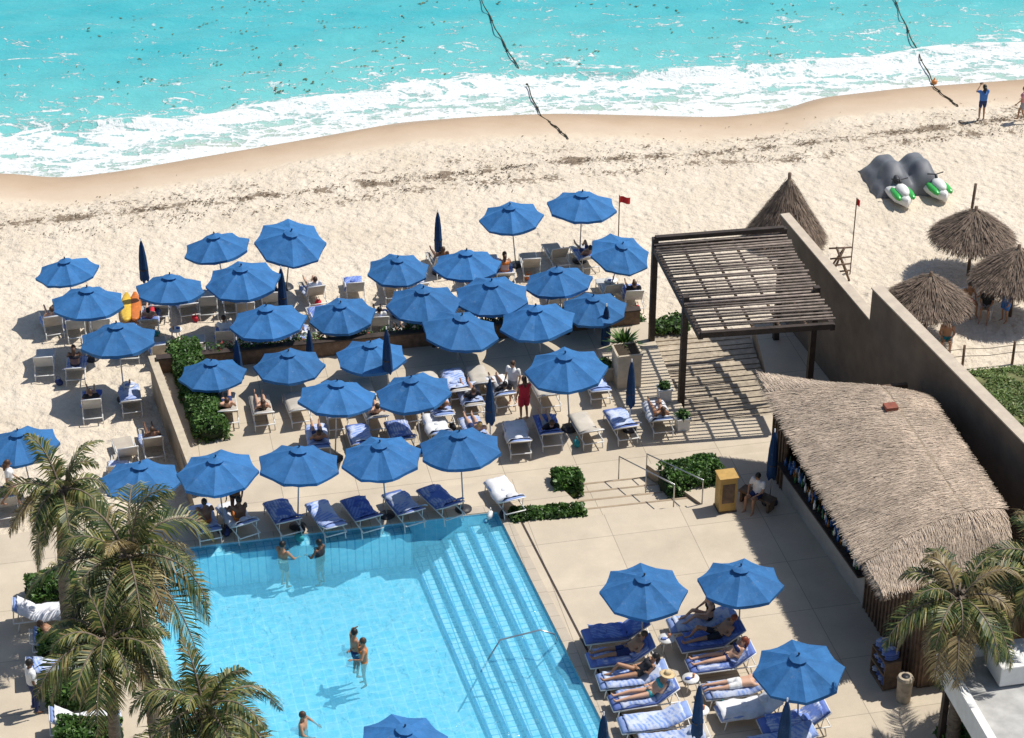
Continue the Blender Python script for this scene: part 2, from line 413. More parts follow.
# steps down to terrace
b=MB(); ns=4
q1_=Vector(xy(n1));q2_=Vector(xy(n2));q3_=Vector((n3.x,n3.y));q4_=Vector((n4.x,n4.y))
for i in range(ns):
    t0=i/ns+.002; t1=(i+1)/ns
    s0,s1=.003,.997
    La=q1_.lerp(q4_,t0);Ra=q2_.lerp(q3_,t0);Lb_=q1_.lerp(q4_,t1);Rb=q2_.lerp(q3_,t1)
    a0,a1,c0,c1=La.lerp(Ra,s0),La.lerp(Ra,s1),Lb_.lerp(Rb,s0),Lb_.lerp(Rb,s1)
    z=-.115*(i+1)
    b.prism([a0,a1,c1,c0],-.9,z,0)
    b.prism([c0.lerp(a0,.16),c1.lerp(a1,.16),c1.lerp(a1,.03),c0.lerp(a0,.03)],z+.002,z+.008,1)
b.obj('deck_steps',[M['deck'],M['retwall']])
# terrace
tA=G(158,372,ZT);tB=G(193,462,ZT)
tNW=Vector((tA.x,tA.y)); 
ln=lambda X: tNW.y+.205*(X-tNW.x)     # north edge
tSW=Vector((tB.x,tB.y)); tSW=tNW+(tSW-tNW)*1.35
sL=G(650,348,ZT); sR=G(742,338,ZT); sBL=G(690,424,ZT); sBR=G(778,414,ZT)
wx=lambda Y: wallA.x+(wallA.y-Y)*.29
b=MB()
poly=[xy(tNW),(tSW.x,L1(tSW.x)+.005),(q4_.x,q4_.y+.003),(q3_.x,q3_.y+.003),(wx(60.2),L1(wx(60.2))+.003),(wx(sBR.y),sBR.y+.1),xy(sBR),xy(sBL),(sL.x,ln(sL.x))]
b.prism(poly,-1.9,ZT,1,0)
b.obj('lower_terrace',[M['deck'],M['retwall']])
b=MB(); b.prism([(sBR.x+.05,sBR.y+.1),(wx(sBR.y+.4),sBR.y+.4),(wx(ln(9)),ln(9)+.4),(sR.x+.6,ln(sR.x))],-1.9,-.9,1,0); b.obj('side_ramp',[M['deck'],M['retwall']])
# wood stairs
b=MB(); nst=8; rise=(ZT-ZS)/nst
FL=Vector((sBL.x,sBL.y));FR=Vector((sBR.x,sBR.y)); BL=Vector((sL.x,ln(sL.x)+.6));BR=Vector((sR.x+.5,ln(sR.x)+.6))
for i in range(nst):
    z=ZT-rise*(i+.6)
    for j in range(3):
        t0=(i+j/3+.03)/nst;t1=(i+(j+1)/3-.05)/nst
        b.prism([FL.lerp(BL,t0),FR.lerp(BR,t0),FR.lerp(BR,t1),FL.lerp(BL,t1)],z-.04,z,0)
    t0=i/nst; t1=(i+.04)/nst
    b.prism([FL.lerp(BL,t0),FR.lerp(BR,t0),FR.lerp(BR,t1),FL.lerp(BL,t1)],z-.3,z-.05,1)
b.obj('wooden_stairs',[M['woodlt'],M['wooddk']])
b=MB()
p0=tNW.copy();p1=Vector((sL.x-.3,ln(sL.x-.3)))
def wallseg(b,p,q,w,z0,z1,mi=0,cap=None):
    p=Vector((p[0],p[1]));q=Vector((q[0],q[1]));d=(q-p).normalized();n=Vector((-d.y,d.x))*w/2
    b.prism([p-n,q-n,q+n,p+n],z0,z1,mi)
    if cap is not None:
        n=n*1.25; d2=d*.02
        b.prism([p-n-d2,q-n+d2,q+n+d2,p+n-d2],z1+.002,z1+.06,cap)
wallseg(b,p0,p1,.25,-1.9,.05,0,1)
b.obj('terrace_parapet_wall',[M['woodmid'],M['wooddk']],bevel=.01)
b=MB(); wallseg(b,tNW+Vector((-.2,.25)),tSW+Vector((-.2,0)),.22,-1.9,-.05,0,1); b.obj('terrace_side_wall',[M['retwall'],M['stone']],bevel=.01)
# tall boundary wall (two heights)
w2a=G(877,288,4.2);w2b=G(1024,437,4.2);dd=(w2b-w2a).normalized();w2c=w2b+dd*14
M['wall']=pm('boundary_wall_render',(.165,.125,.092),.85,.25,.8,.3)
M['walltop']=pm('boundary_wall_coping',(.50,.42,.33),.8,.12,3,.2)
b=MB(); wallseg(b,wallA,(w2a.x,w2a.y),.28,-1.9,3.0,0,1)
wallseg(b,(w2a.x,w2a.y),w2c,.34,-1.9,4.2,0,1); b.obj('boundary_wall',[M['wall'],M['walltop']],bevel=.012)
# ------------------------------------------------------------------ pool
def pooltile(name,c1,c2,mo,w,ms):
    k=N(name); c=k.map(k.co(),rot=(0,0,-TH-.03))
    br=k.n('TexBrick',{'Vector':c,'Color1':(*c1,1),'Color2':(*c2,1),'Mortar':(*mo,1),'Scale':1.0,'Mortar Size':ms,'Mortar Smooth':.4,'Brick Width':w,'Row Height':w},offset=0.0).outputs[0]
    br=k.mix(k.ramp(k.noise(c,.5,4),[(.35,0),(.7,.4)]),br,tuple(x*.85 for x in c2))
    return k.fin(k.pbsdf(br,.4,None,.4))
M['tile']=pooltile('pool_tile',(.33,.70,.84),(.27,.65,.81),(.44,.79,.90),.34,.022)
M['steptile']=pooltile('pool_step_tile',(.52,.82,.91),(.44,.77,.88),(.10,.42,.64),.25,.024)
M['nosing']=pm('pool_nosing_tile',(.05,.25,.48),.4,.1)
b=MB()
zf=-1.3
b.add([(PTL.x,PTL.y,zf),(PTR.x,PTR.y,zf),(PBR.x,PBR.y,zf),(PBL.x,PBL.y,zf)],[(0,3,2,1)],0)
PP=[PTL,PTR,PBR,PBL]
for i in range(4):
    p,q=PP[i],PP[(i+1)%4]; b.add([(p.x,p.y,zf),(q.x,q.y,zf),(q.x,q.y,0),(p.x,p.y,0)],[(0,1,2,3)],0)
ud=(PTL-PTR).normalized()
for i in range(6):
    z=-.22-.19*i; w1=.46*(i+1)
    off0=.46*i
    a=PTR+ud*(off0+.002)+pd*.01; c_=PTR+ud*w1+pd*.01
    b.prism([xy(a),xy(c_),xy(c_+pd*19.9),xy(a+pd*19.9)],zf+.002,z,1)
    a=PTR+ud*(w1-.07)+pd*.01
    b.prism([xy(a),xy(c_),xy(c_+pd*19.8),xy(a+pd*19.8)],z+.002,z+.008,2)
a=PTR+ud*2.8; c_=PTL-ud*.02
b.prism([xy(a),xy(c_),xy(c_+pd*.45),xy(a+pd*.45)],zf+.003,-.12,1)
b.obj('swimming_pool',[M['tile'],M['steptile'],M['nosing']])
k=N('pool_water'); c=k.co()
n1_=k.noise(c,1.6,4,.6,.8); n2_=k.noise(c,5.5,3,.6,.5)
nr=k.bump(k.math('ADD',n1_,k.math('MULTIPLY',n2_,.35)),.8,.13)
caustic=k.n('TexVoronoi',{'Vector':k.mix(.35,c,k.n('TexNoise',{'Vector':c,'Scale':1.5,'Detail':4}).outputs[1],'ADD'),'Scale':2.6},feature='DISTANCE_TO_EDGE').outputs[0]
tint=k.mix(k.ramp(caustic,[(0,0),(.26,1)]),(.97,1.0,1.0),(.66,.92,.97))  # bright caustic light network painted into the water's tint
tr=k.n('BsdfTransparent',{'Color':tint}); gl=k.n('BsdfGlossy',{'Color':(.9,.95,1),'Roughness':.06,'Normal':nr})
fr=k.n('Fresnel',{'IOR':1.33,'Normal':nr}).outputs[0]
df=k.n('BsdfDiffuse',{'Color':(.15,.56,.74),'Normal':nr})
m1=k.n('MixShader',{0:.32}); k.set(m1.inputs[1],tr.outputs[0]);k.set(m1.inputs[2],df.outputs[0])
m2=k.n('MixShader',{0:fr}); k.set(m2.inputs[1],m1.outputs[0]);k.set(m2.inputs[2],gl.outputs[0])
M['pw']=k.fin(m2)
b=MB(); b.add([(p.x,p.y,-.06) for p in PP],[(0,3,2,1)]); b.obj('pool_water',[M['pw']])
b=MB()
def strip(b,p,q,w,off,z0,z1,mi):
    d=(q-p).normalized(); n=Vector((d.y,-d.x,0)); 
    b.prism([xy(p+n*off),xy(q+n*off),xy(q+n*(off+w)),xy(p+n*(off+w))],z0,z1,mi)
strip(b,PTL-ud*0,PTR,.30,-.32,-.05,.025,0)
strip(b,PTR-ud*.3+pd*-.3,PBR-ud*.3,.30,-.0,-.05,.03,0)
strip(b,PTR-ud*.62+pd*-.1,PBR-ud*.62,.07,0,-.01,.006,1)
b.obj('pool_coping',[M['coping'],M['wooddk']],bevel=.01)
b=MB(); b.tube([G(489,658,-.55),G(489,658,.35),G(500,640,.62),G(540,630,.80),G(554,634,.75),G(557,641,.0)],.025,0,8); b.obj('pool_handrail',[M['metal']],True)
# ------------------------------------------------------------------ foliage
def rdir():
    v=Vector((random.gauss(0,1),random.gauss(0,1),random.gauss(0,1))); return v.normalized()
def leaf(b,p,n,L,w,mi):
    t=rdir(); t=(t-n*t.dot(n)).normalized(); s=n.cross(t)
    b.add([p-t*L,p+s*w,p+t*L+n*-.01,p-s*w],[(0,1,2,3)],mi)
def hedge(name,p,q,w,z0,h,dens=330,flowers=0,size=.075):
    p=Vector((p[0],p[1],0));q=Vector((q[0],q[1],0));d=(q-p);L=d.length;d.normalize();n=Vector((-d.y,d.x,0))
    b=MB()
    cnt=int(dens*(L*w+2*L*h+2*w*h))
    nb=max(2,int(L/.35))
    for i in range(nb):
        t=(i+.5)/nb; hh=h*R(.75,.95)
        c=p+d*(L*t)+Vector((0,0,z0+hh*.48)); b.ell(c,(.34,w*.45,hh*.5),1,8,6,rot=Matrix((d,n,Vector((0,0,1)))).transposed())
    for i in range(cnt):
        a=R(0,L);u=R(-1,1);v=R(0,1)
        k_=random.random()
        if k_<.5: v=1
        elif k_<.85: u=random.choice((-1,1))
        else: a=random.choice((0,L))
        bulge=1+.16*mn.noise((a*1.8,u*2,v*3+p.x))+R(-.1,.06)
        hh=h*(1+.18*mn.noise((a*1.3+p.y,u,7)))
        edge=1-.18*(abs(u)*v)**3
        P=p+d*(L/2+(a-L/2)*min(1.05,bulge))+n*(u*w/2*bulge*edge)+Vector((0,0,z0+hh*v*edge*(1+R(-.06,.06))))
        nn=(rdir()+Vector((0,0,.9))+n*u*.4).normalized(); s=size*R(.6,1.3)
        leaf(b,P,nn,s,s*.55,2 if R(0,1)<flowers else 0)
    return b.obj(name,[M['leaf'],M['core'],M['flower']])
hp=G(180,352,ZT);hq=G(213,440,ZT)
hedge('clipped_hedge',(hp.x+.15,hp.y-.2),hq,1.15,ZT,.75)
hedge('clipped_hedge',G(664,482,0),G(718,474,0),1.3,ZT,1.05)
hedge('shrub_bed',G(512,520,-.1),G(583,514,-.1),.55,-.2,.45,260,.0,.09)
hedge('shrub_bed',G(553,497,ZT),G(580,494,ZT),.8,ZT,.9,260,.0,.11)
q0=p0+Vector((1.2,.45)); q1=p0.lerp(p1,.97)+Vector((0,.35))
b=MB()
for i in range(46):
    t=R(0,1); c_=q0.lerp(q1,t)
    n=int(R(30,110)); rr=R(.2,.45)
    for j in range(n):
        v=rdir(); P=Vector((c_.x,c_.y,ZT+.35))+Vector((v.x*rr*1.2,v.y*rr*.7,abs(v.z)*rr*1.1)); leaf(b,P,(rdir()+Vector((0,0,.8))).normalized(),R(.04,.09),R(.02,.04),0 if R(0,1)<.9 else 1)
b.obj('flower_bed',[M['leaf'],M['flower']])
for a_,c_ in((G(30,600),G(75,590)),(G(40,655),G(85,650)),(G(50,700),G(100,700)),(G(60,745),G(120,745)),(G(940,755),G(985,750))): hedge('shrub_bed',a_,c_,.9,0,.75,260,0,.09)
def bush(name,g,r,h,n=500,size=.08,spiky=False):
    b=MB()
    if spiky:
        for i in range(n):
            a=R(0,6.28);el=R(.1,1.4);L=r*R(.7,1.2);d=Vector((math.cos(a)*math.cos(el),math.sin(a)*math.cos(el),math.sin(el)))
            s=Vector((-math.sin(a),math.cos(a),0))*.03; o=Vector(g)+Vector((0,0,h*.3)); m=o+d*L*.6; e_=o+d*L+Vector((0,0,-.12))
            b.add([o-s,o+s,m+s*1.2,m-s*1.2,e_],[(0,1,2,3),(3,2,4)],0)
    else:
        for i in range(n):
            v=rdir(); k_=(1+.25*mn.noise(v*2+Vector(g)))*R(.75,1.05)
            P=Vector(g)+Vector((v.x*r*k_,v.y*r*k_,h*.5+v.z*h*.5*k_)); s=size*R(.6,1.3)
            leaf(b,P,(v+rdir()*.8).normalized(),s,s*.55,0)
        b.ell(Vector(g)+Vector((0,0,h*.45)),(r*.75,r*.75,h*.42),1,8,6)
    b.obj(name,[M['leaf'],M['core']])
def planter(px,py,z,s,h,plant=None,mat='stone'):
    g=G(px,py,z); b=MB()
    b.prism([(-s/2,-s/2),(s/2,-s/2),(s/2,s/2),(-s/2,s/2)],0,h*.98)
    for a in range(4):
        c_=Matrix.Rotation(a*math.pi/2,3,'Z')@Vector((0,s/2,h)); b.box(c_,(s+.06,.08,.06),0,rz=a*math.pi/2)
    b.prism([(-s/2+.06,-s/2+.06),(s/2-.06,-s/2+.06),(s/2-.06,s/2-.06),(-s/2+.06,s/2-.06)],h*.98+.001,h+.01,1)
    b.obj('stone_planter',[M[mat],M['soil']],loc=g,rz=TH,bevel=.012)
    if plant=='y': bush('yucca_plant',g+Vector((0,0,h-.05)),s*.8,.3,90,spiky=True)
    if plant=='b': bush('potted_shrub',g+Vector((0,0,h-.05)),s*.5,s*.7,220,.06)
planter(626,382,ZT,.85,1.3,None); planter(664,399,ZT,.42,.45,'b','white'); planter(682,428,ZT,.42,.45,'y','white'); planter(604,378,ZT,.5,.5,'b','stone')
bush('yucca_plant',G(624,352,ZT+.8),.8,.6,160,spiky=True)
bush('beach_shrub',G(612,338,ZS),.55,.9,420); bush('beach_shrub',G(632,334,ZS),.5,1.0,420); bush('beach_shrub',G(676,330,ZS),.6,.6,420); bush('beach_shrub',G(660,332,ZS),.45,.5,300)
def frond(b,o,az,el,L,mi,droop):
    d0=Vector((math.cos(az)*math.cos(el),math.sin(az)*math.cos(el),math.sin(el)))
    pts=[];p=Vector(o);d=d0.copy();n=14
    for i in range(n+1):
        pts.append(p.copy()); d=(d+Vector((0,0,-droop*(.5+i/n)/n*1.9))).normalized(); p=p+d*L/n
    b.tube(pts,[.035*(1-.8*i/n)+.004 for i in range(n+1)],1,5)
    m=54; tw=R(-.5,.5)
    for i in range(m):
        t=.10+.9*i/(m-1); f=t*n; k_=min(int(f),n-1); P=pts[k_].lerp(pts[k_+1],f-k_); T_=(pts[k_+1]-pts[k_]).normalized()
        side=T_.cross(Vector((0,0,1))); side=side.normalized() if side.length>.01 else Vector((1,0,0)); up=side.cross(T_)
        side=(side*math.cos(tw)+up*math.sin(tw)).normalized()
        ll=L*.30*(math.sin(math.pi*min(1,t*.82+.16))**.6)*R(.75,1.1)
        for sgn in(-1,1):
            if R(0,1)<.07: continue
            dd_=(side*sgn*(1-.35*t)+T_*(.35+.75*t)+Vector((0,0,R(-.15,.30)))).normalized()
            mid=P+dd_*ll*.5; end=mid+(dd_+Vector((0,0,-R(.45,1.3)))).normalized()*ll*.55
            w=T_*(.024)
            b.add([P-w*.6,P+w*.6,mid+w,mid-w,end],[(0,1,2,3),(3,2,4)],mi if R(0,1)<.92 else 2)
def palm(name,crown,h,lean=(0,0),nf=26,L=2.3,seed=1,dry=.22):
    random.seed(seed); b=MB(); c=Vector(crown); base=Vector((c.x-lean[0],c.y-lean[1],c.z-h))
    pts=[];rad=[];n=46
    for i in range(n+1):
        t=i/n; p=base.lerp(c,t); p.x=base.x+lean[0]*t*t; p.y=base.y+lean[1]*t*t
        pts.append(p); rad.append((.19-.08*t+(.08*max(0,1-t*8)))*(1.0+.09*(i%2))+(.05 if t>.94 else 0))
    b.tube(pts,rad,3,10)
    for i in range(nf):
        u=i/nf; az=i*2.39996+R(-.2,.2); el=math.radians(78-125*u**.85+R(-12,12))
        d=R(.9,1.7)
        frond(b,c+Vector((math.cos(az)*.1,math.sin(az)*.1,R(-.1,.15))),az,el,L*R(.75,1.15)*(.8+.25*min(1,u*2)),2 if (u>.75 and R(0,1)<.5) or R(0,1)<dry*.3 else 0,d)
    for i in range(7):
        a=R(0,6.28); b.ell(c+Vector((math.cos(a)*.22,math.sin(a)*.22,-.25+R(-.1,.1))),(.10,.10,.12),4,8,6)
    for i in range(60):
        a=R(0,6.28); p=c+Vector((math.cos(a)*.16,math.sin(a)*.16,R(-.5,.1))); s=Vector((-math.sin(a),math.cos(a),0))*.05
        b.add([p-s,p+s,p+Vector((math.cos(a)*.12,math.sin(a)*.12,-.35))],[(0,1,2)],2)
    b.obj(name,[M['palm'],M['trunk'],M['palmdry'],M['trunk'],M['woodmid']],[1,3,4])
palm('palm_tree',G(62,490,5.0),5.0,(.3,.1),26,2.1,11)
palm('palm_tree',G(128,556,7.2),7.2,(-.25,.2),36,2.85,5)
palm('palm_tree',G(108,640,6.2),6.2,(.2,-.2),26,2.2,21)
palm('palm_tree',G(205,712,6.3),6.3,(.2,-.4),30,2.55,9)
palm('palm_tree',G(958,598,5.2),5.2,(-.3,.2),30,2.25,15,.8)
palm('palm_tree',G(1045,560,5.4),5.4,(-.1,.2),24,2.2,17,.8)
random.seed(3)
# ------------------------------------------------------------------ thatch
def straws_on(b,fn,n,L,w,mi,lift=.05,spread=.16):
    for i in range(n):
        p,d,nn=fn(); s=d.cross(nn).normalized()*w*R(.5,1.2); d=(d+rdir()*spread).normalized(); l=L*R(.5,1.2)
        p=p+nn*R(.0,lift); e=p+d*l+nn*R(-.01,lift)
        b.add([p-s,p+s,e+s*.6,e-s*.6],[(0,1,2,3)],mi)
bar=empty('thatched_beach_bar')
A=G(758,374,2.8);B=G(882,592,2.8);C=G(1014,552,2.8);D=G(908,392,2.8)
def roofp(a,bb):
    p=A.lerp(D,a).lerp(B.lerp(C,a),bb)
    sm=lambda t: math.sin(math.pi/2*max(0,min(1,t)))
    bul=.95*math.sin(math.pi*min(1,max(0,a))*.70)*sm(bb/.22)*sm((1-bb)/.12)
    return Vector((p.x,p.y,2.8+bul))
b=MB(); g=[[roofp(j/24,i/40)+Vector((0,0,.03*mn.noise((i*.6,j*.6,1)))) for j in range(25)] for i in range(41)]
b.slab(g,.24,0)
def rf():
    a=R(0,1);bb=R(0,1)
    p=roofp(a,bb); e=.01
    du=roofp(min(1,a+e),bb)-roofp(max(0,a-e),bb); dv=roofp(a,min(1,bb+e))-roofp(a,max(0,bb-e))
    n=du.cross(dv).normalized(); n=n if n.z>0 else -n
    d=-du if a<.72 else du
    if bb>.88: d=dv+d*.3
    if bb<.1: d=-dv+d*.5
    return p,d.normalized(),n
straws_on(b,rf,44000,.26,.010,1,.018,.10)
for i in range(2600):
    t=R(0,1); s_=random.choice('LLLFB')
    if s_=='L': p=roofp(0,t);d=Vector((-.6,-.1,-.5))
    elif s_=='F': p=roofp(t,1);d=Vector((.1,-.6,-.5))
    else: p=roofp(t,0);d=Vector((-.1,.6,-.5))
    d=(d+rdir()*.3).normalized()*R(.08,.22); s=Vector((d.y,-d.x,0)).normalized()*.012; p=p+Vector((0,0,R(-.2,.03)))
    b.add([p-s,p+s,p+d],[(0,1,2)],1)
b.obj('thatched_roof',[M['strawbase'],M['straw']],[0],parent=bar)
b=MB(); b.box(roofp(.66,.30)+Vector((0,0,.06)),(.40,.34,.16),0,rz=TH); b.obj('roof_vent',[pm('vent_terracotta',(.25,.07,.04))],parent=bar,bevel=.02)
c0=Vector((8.35,58.3));c1=Vector((8.62,57.1));c2=Vector((10.35,51.1));c3=Vector((11.25,47.4));c4=Vector((15.3,48.2)); c5=Vector((12.6,59.2))
b=MB(); wallseg(b,c0,c1,.14,0,2.75,0); wallseg(b,c2,c3,.16,0,2.75,0); wallseg(b,c3,c4,.16,0,2.75,0); wallseg(b,c0+Vector((0,0)),c5,.14,-.5,2.7,0)
for (p,q) in((c2,c3),(c3,c4),(c0,c1)):
    nB=int((q-p).length/.22)
    for i in range(nB):
        t=(i+.5)/nB; r=p.lerp(q,t); dd2=(q-p).normalized(); nn=Vector((dd2.y,-dd2.x)); r=r+nn*.10
        b.box((r.x,r.y,1.38),(.05,.05,2.7),0,rz=math.atan2(dd2.y,dd2.x))
b.obj('wood_walls',[M['woodmid']],parent=bar)
b=MB(); wallseg(b,c1,c2,.14,0,1.05,0)
dd2=(c2-c1).normalized(); nn=Vector((-dd2.y,dd2.x))
if nn.x<0: nn=-nn
wallseg(b,c1-nn*.02,c2-nn*.02,.62,1.052,1.12,1)
wallseg(b,c1+nn*.9,c2+nn*.9,.55,.0,.9,1)
b.obj('counter',[M['counterw'],M['wooddk']],parent=bar,bevel=.01)
b=MB(); wallseg(b,c1+nn*2.3,c2+nn*2.3,.12,0,2.7,0)
for z in(1.0,1.4,1.8): wallseg(b,c1+nn*2.1,c2+nn*2.1,.3,z,z+.04,1)
b.obj('back_bar',[M['wooddk'],M['woodmid']],parent=bar)
b=MB()
for i in range(170):
    t=R(0.02,.98); q=c1.lerp(c2,t)+nn*(random.choice([2.1,.9,.0,.0,-.15])+R(-.1,.1)); 
    off=(q-c1.lerp(c2,t)).length
    z=random.choice([1.04,1.44,1.84]) if off>1.5 else (.9 if off>.6 else 1.12)
    m=random.choice([0,1,2,3,2]); s_=R(.7,1.1)
    b.tube([(q.x,q.y,z),(q.x,q.y,z+.17*s_),(q.x,q.y,z+.22*s_),(q.x,q.y,z+.30*s_)],[.045,.045,.016,.016],m,7)
b.obj('bottles',[pm('bottle_green',(.03,.12,.05),.2),pm('bottle_amber',(.25,.10,.02),.2),pm('bottle_blue',(.05,.15,.4),.2),M['white']],True,parent=bar)
b=MB()
for t in(.0,.33,.66,1.0):
    q=c1.lerp(c2,t); b.tube([(q.x,q.y,1.1),(q.x,q.y,2.8)],.06,0,8)
b.obj('roof_posts',[M['woodmid']],True,parent=bar)
cab=empty('pool_cabana'); r0=G(940,657,3.0); r1=G(1000,760,3.0); r2=Vector((r0.x+9,r0.y+1.6,3)); r3=r2+(r1-r0)*1.6; r1=r0+(r1-r0)*1.6
b=MB(); b.prism([xy(r0),xy(r1),xy(r3),xy(r2)],2.7,2.95,0,1)
wallseg(b,r0,r1,.22,2.5,3.22,0); wallseg(b,r0+Vector((.0,.0,0)),r2,.22,2.501,3.221,0); 
b.obj('flat_roof',[M['white'],pm('roof_membrane',(.42,.41,.39),.8,.2,2)],parent=cab)
b=MB()
for t in(.05,.35,.65,.95):
    q=r0.lerp(r1,t)+Vector((.15,0,0)); b.box((q.x,q.y,1.25),(.16,.16,2.5),0,rz=TH)
q0_=r0+Vector((1.2,-.3,0)); wallseg(b,q0_,q0_+(r1-r0),.15,0,2.5,1); b.obj('posts_and_wall',[M['wooddk'],M['woodmid']],parent=cab)
b=MB(); b.box(G(1010,665,3.3),(.9,.9,.6),0,rz=TH); b.obj('roof_unit',[M['white']],parent=cab,bevel=.03)
def palapa(name,px,py,z,r,h,zr,mat='strawdk',dome=1.15):
    g=G(px,py,z); b=MB(); nn_=28
    pr=lambda t: h+(zr-h)*t**dome
    prof=[(t*r,pr(t)-.01) for t in(0,.1,.3,.55,.8,1)]
    rings=[[Vector((rr*math.cos(2*math.pi*i/nn_)*(1+.05*mn.noise((i*.9,rr,px))),rr*math.sin(2*math.pi*i/nn_),zz)) for i in range(nn_+1)] for rr,zz in prof]
    for a in range(len(rings)-1):
        for i in range(nn_): b.add([rings[a][i],rings[a][i+1],rings[a+1][i+1],rings[a+1][i]],[(0,3,2,1)],0)
    def fn():
        t=math.sqrt(R(0.0,1)); an=R(0,6.28); rr=t*r; zz=pr(t)
        p=Vector((rr*math.cos(an),rr*math.sin(an),zz)); d=Vector((math.cos(an)*r,math.sin(an)*r,(zr-h)*dome*max(t,.2)**(dome-1))).normalized(); s=Vector((-math.sin(an),math.cos(an),0)); return p,d,s.cross(d)*-1 if s.cross(d).z<0 else s.cross(d)
    straws_on(b,fn,4600,.36,.016,1,.06)
    for i in range(1200):
        an=R(0,6.28); p=Vector((r*math.cos(an),r*math.sin(an),zr+R(0,.08))); d=(Vector((math.cos(an)*.5,math.sin(an)*.5,-.9))+rdir()*.3).normalized()*R(.15,.45); s=Vector((-math.sin(an),math.cos(an),0))*.015
        b.add([p-s,p+s,p+d],[(0,1,2)],1)
    b.tube([(0,0,-.2),(0,0,h+ (.12))],.07,2,8)
    for i in range(8):
        an=i*.785; b.tube([(0,0,h-.15),(r*.95*math.cos(an),r*.95*math.sin(an),zr)],.03,2,5)
    b.obj(name,[M['strawbase'],M[mat],M['woodmid']],[2],loc=g)
palapa('thatched_palapa',785,240,ZS,1.5,2.85,.35,dome=.95)
palapa('thatched_palapa',968,275,ZS,1.5,2.85,1.75); palapa('thatched_palapa',1010,316,ZS,1.5,2.9,1.7); palapa('thatched_palapa',924,338,ZS,1.42,2.65,1.6)
b=MB(); g=G(967,240,ZS); b.tube([g,g+Vector((.08,0,2.5))],.06,0,7); b.obj('wooden_pole',[M['woodmid']],True)
# ------------------------------------------------------------------ pergola
per=empty('wooden_pergola'); zr=3.3
rl=G(655,246,zr);rr_=G(783,236,zr);fl=G(701,334,zr);frr=G(833,325,zr)
b=MB()
def post(p,z0,z1): b.box((p.x,p.y,(z0+z1)/2),(.20,.20,z1-z0),0,rz=TH)
fpl=rl.lerp(fl,.68); fpr=rr_.lerp(frr,.68)
for p in(rl,rr_,fpl,fpr): post(p,-1.7,zr+.32)
for p,q in((rl,fl),(rr_,frr)): b.beam(p-Vector((0,0,.10)),q-Vector((0,0,.10)),.16,.22,0)
for p,q in((rl,rr_),(fl,frr),(fpl,fpr)): b.beam(p-Vector((0,0,.02)),q-Vector((0,0,.02)),.16,.20,0)
b.beam(rl+Vector((0,0,.30)),rr_+Vector((0,0,.30)),.18,.16,0)
b.obj('frame',[M['wooddk']],parent=per)
b=MB(); n=30
for i in range(n):
    t=(i+.5)/n*.97+.015; p=rl.lerp(fl,t);q=rr_.lerp(frr,t); d=(q-p).normalized()
    z=Vector((0,0,.13+R(-.01,.015)))
    p=p-d*(.02+R(0,.08))+z+Vector((0,R(-.03,.03),0)); q=q+d*(.02+R(0,.12))+z; m_=p.lerp(q,.5)+Vector((0,R(-.03,.03),R(-.02,.02)))
    b.tube([p,m_,q],R(.03,.044),0,6)
b.obj('roof_slats',[M['stickwood']],True,parent=per)
b=MB()
for t in(.2,.4,.6,.8):
    p=rl.lerp(rr_,t);q=fl.lerp(frr,t); b.beam(p+Vector((0,0,.03)),q+Vector((0,0,.03)),.07,.08,0)
b.obj('joists',[M['woodmid']],parent=per)
# ------------------------------------------------------------------ umbrellas
def umbrella_mesh(i):
    random.seed(50+i); b=MB(); r=1.27; na=8; sub=4; nr=7; n=na*sub
    ht=2.68; rim=2.20
    sag=[R(.05,.12) for _ in range(na)]
    def pt(t,k_):
        a=2*math.pi*k_/n; f=(k_%sub)/sub; u=math.sin(math.pi*f)
        chord=math.cos(math.pi/na)/math.cos((f-.5)*2*math.pi/na)
        rr=r*t*(chord*(1-.035*u*t)); z=ht-(ht-rim)*(t**1.18)-sag[k_//sub]*u*t*(1.15-t*.55)+.014*mn.noise((t*5,k_*.7,i))
        return Vector((rr*math.cos(a),rr*math.sin(a),z))
    ts=[.12+.88*j/nr for j in range(nr+1)]
    vs=[pt(t,k_) for t in ts for k_ in range(n)]
    vs+=[pt(1,k_)*1+Vector((0,0,-.10+R(-.02,.02))) for k_ in range(n)]
    fs=[(j*n+k_,(j+1)*n+k_,(j+1)*n+(k_+1)%n,j*n+(k_+1)%n) for j in range(len(ts)) for k_ in range(n)]
    b.add(vs,fs,0)
    vs=[Vector((0,0,ht+.10))]+[Vector((.27*math.cos(2*math.pi*k_/16)*(1 if k_%2==0 else .95),.27*math.sin(2*math.pi*k_/16)*(1 if k_%2==0 else .95),ht-.0)) for k_ in range(16)]
    b.add(vs,[(0,1+k_,1+(k_+1)%16) for k_ in range(16)],0)
    b.tube([(0,0,0),(0,0,ht+.08)],.024,1,8); b.ell((0,0,ht+.14),(.03,.03,.05),2,8,6)
    for k_ in range(8):
        a=2*math.pi*k_/8; b.tube([(0,0,ht-.05),(r*.98*math.cos(a),r*.98*math.sin(a),rim-.03)],.010,1,4)
        b.tube([(0,0,rim-.35),(r*.5*math.cos(a),r*.5*math.sin(a),ht-(ht-rim)*.46-.03)],.008,1,4)
    b.tube([(0,0,0),(0,0,.06),(0,0,.08)],[.26,.26,.05],2,16)
    return b.mesh('beach_umbrella',[M['ublue'],M['pole'],M['dark']],[1,2])
UM=[umbrella_mesh(i) for i in range(5)]
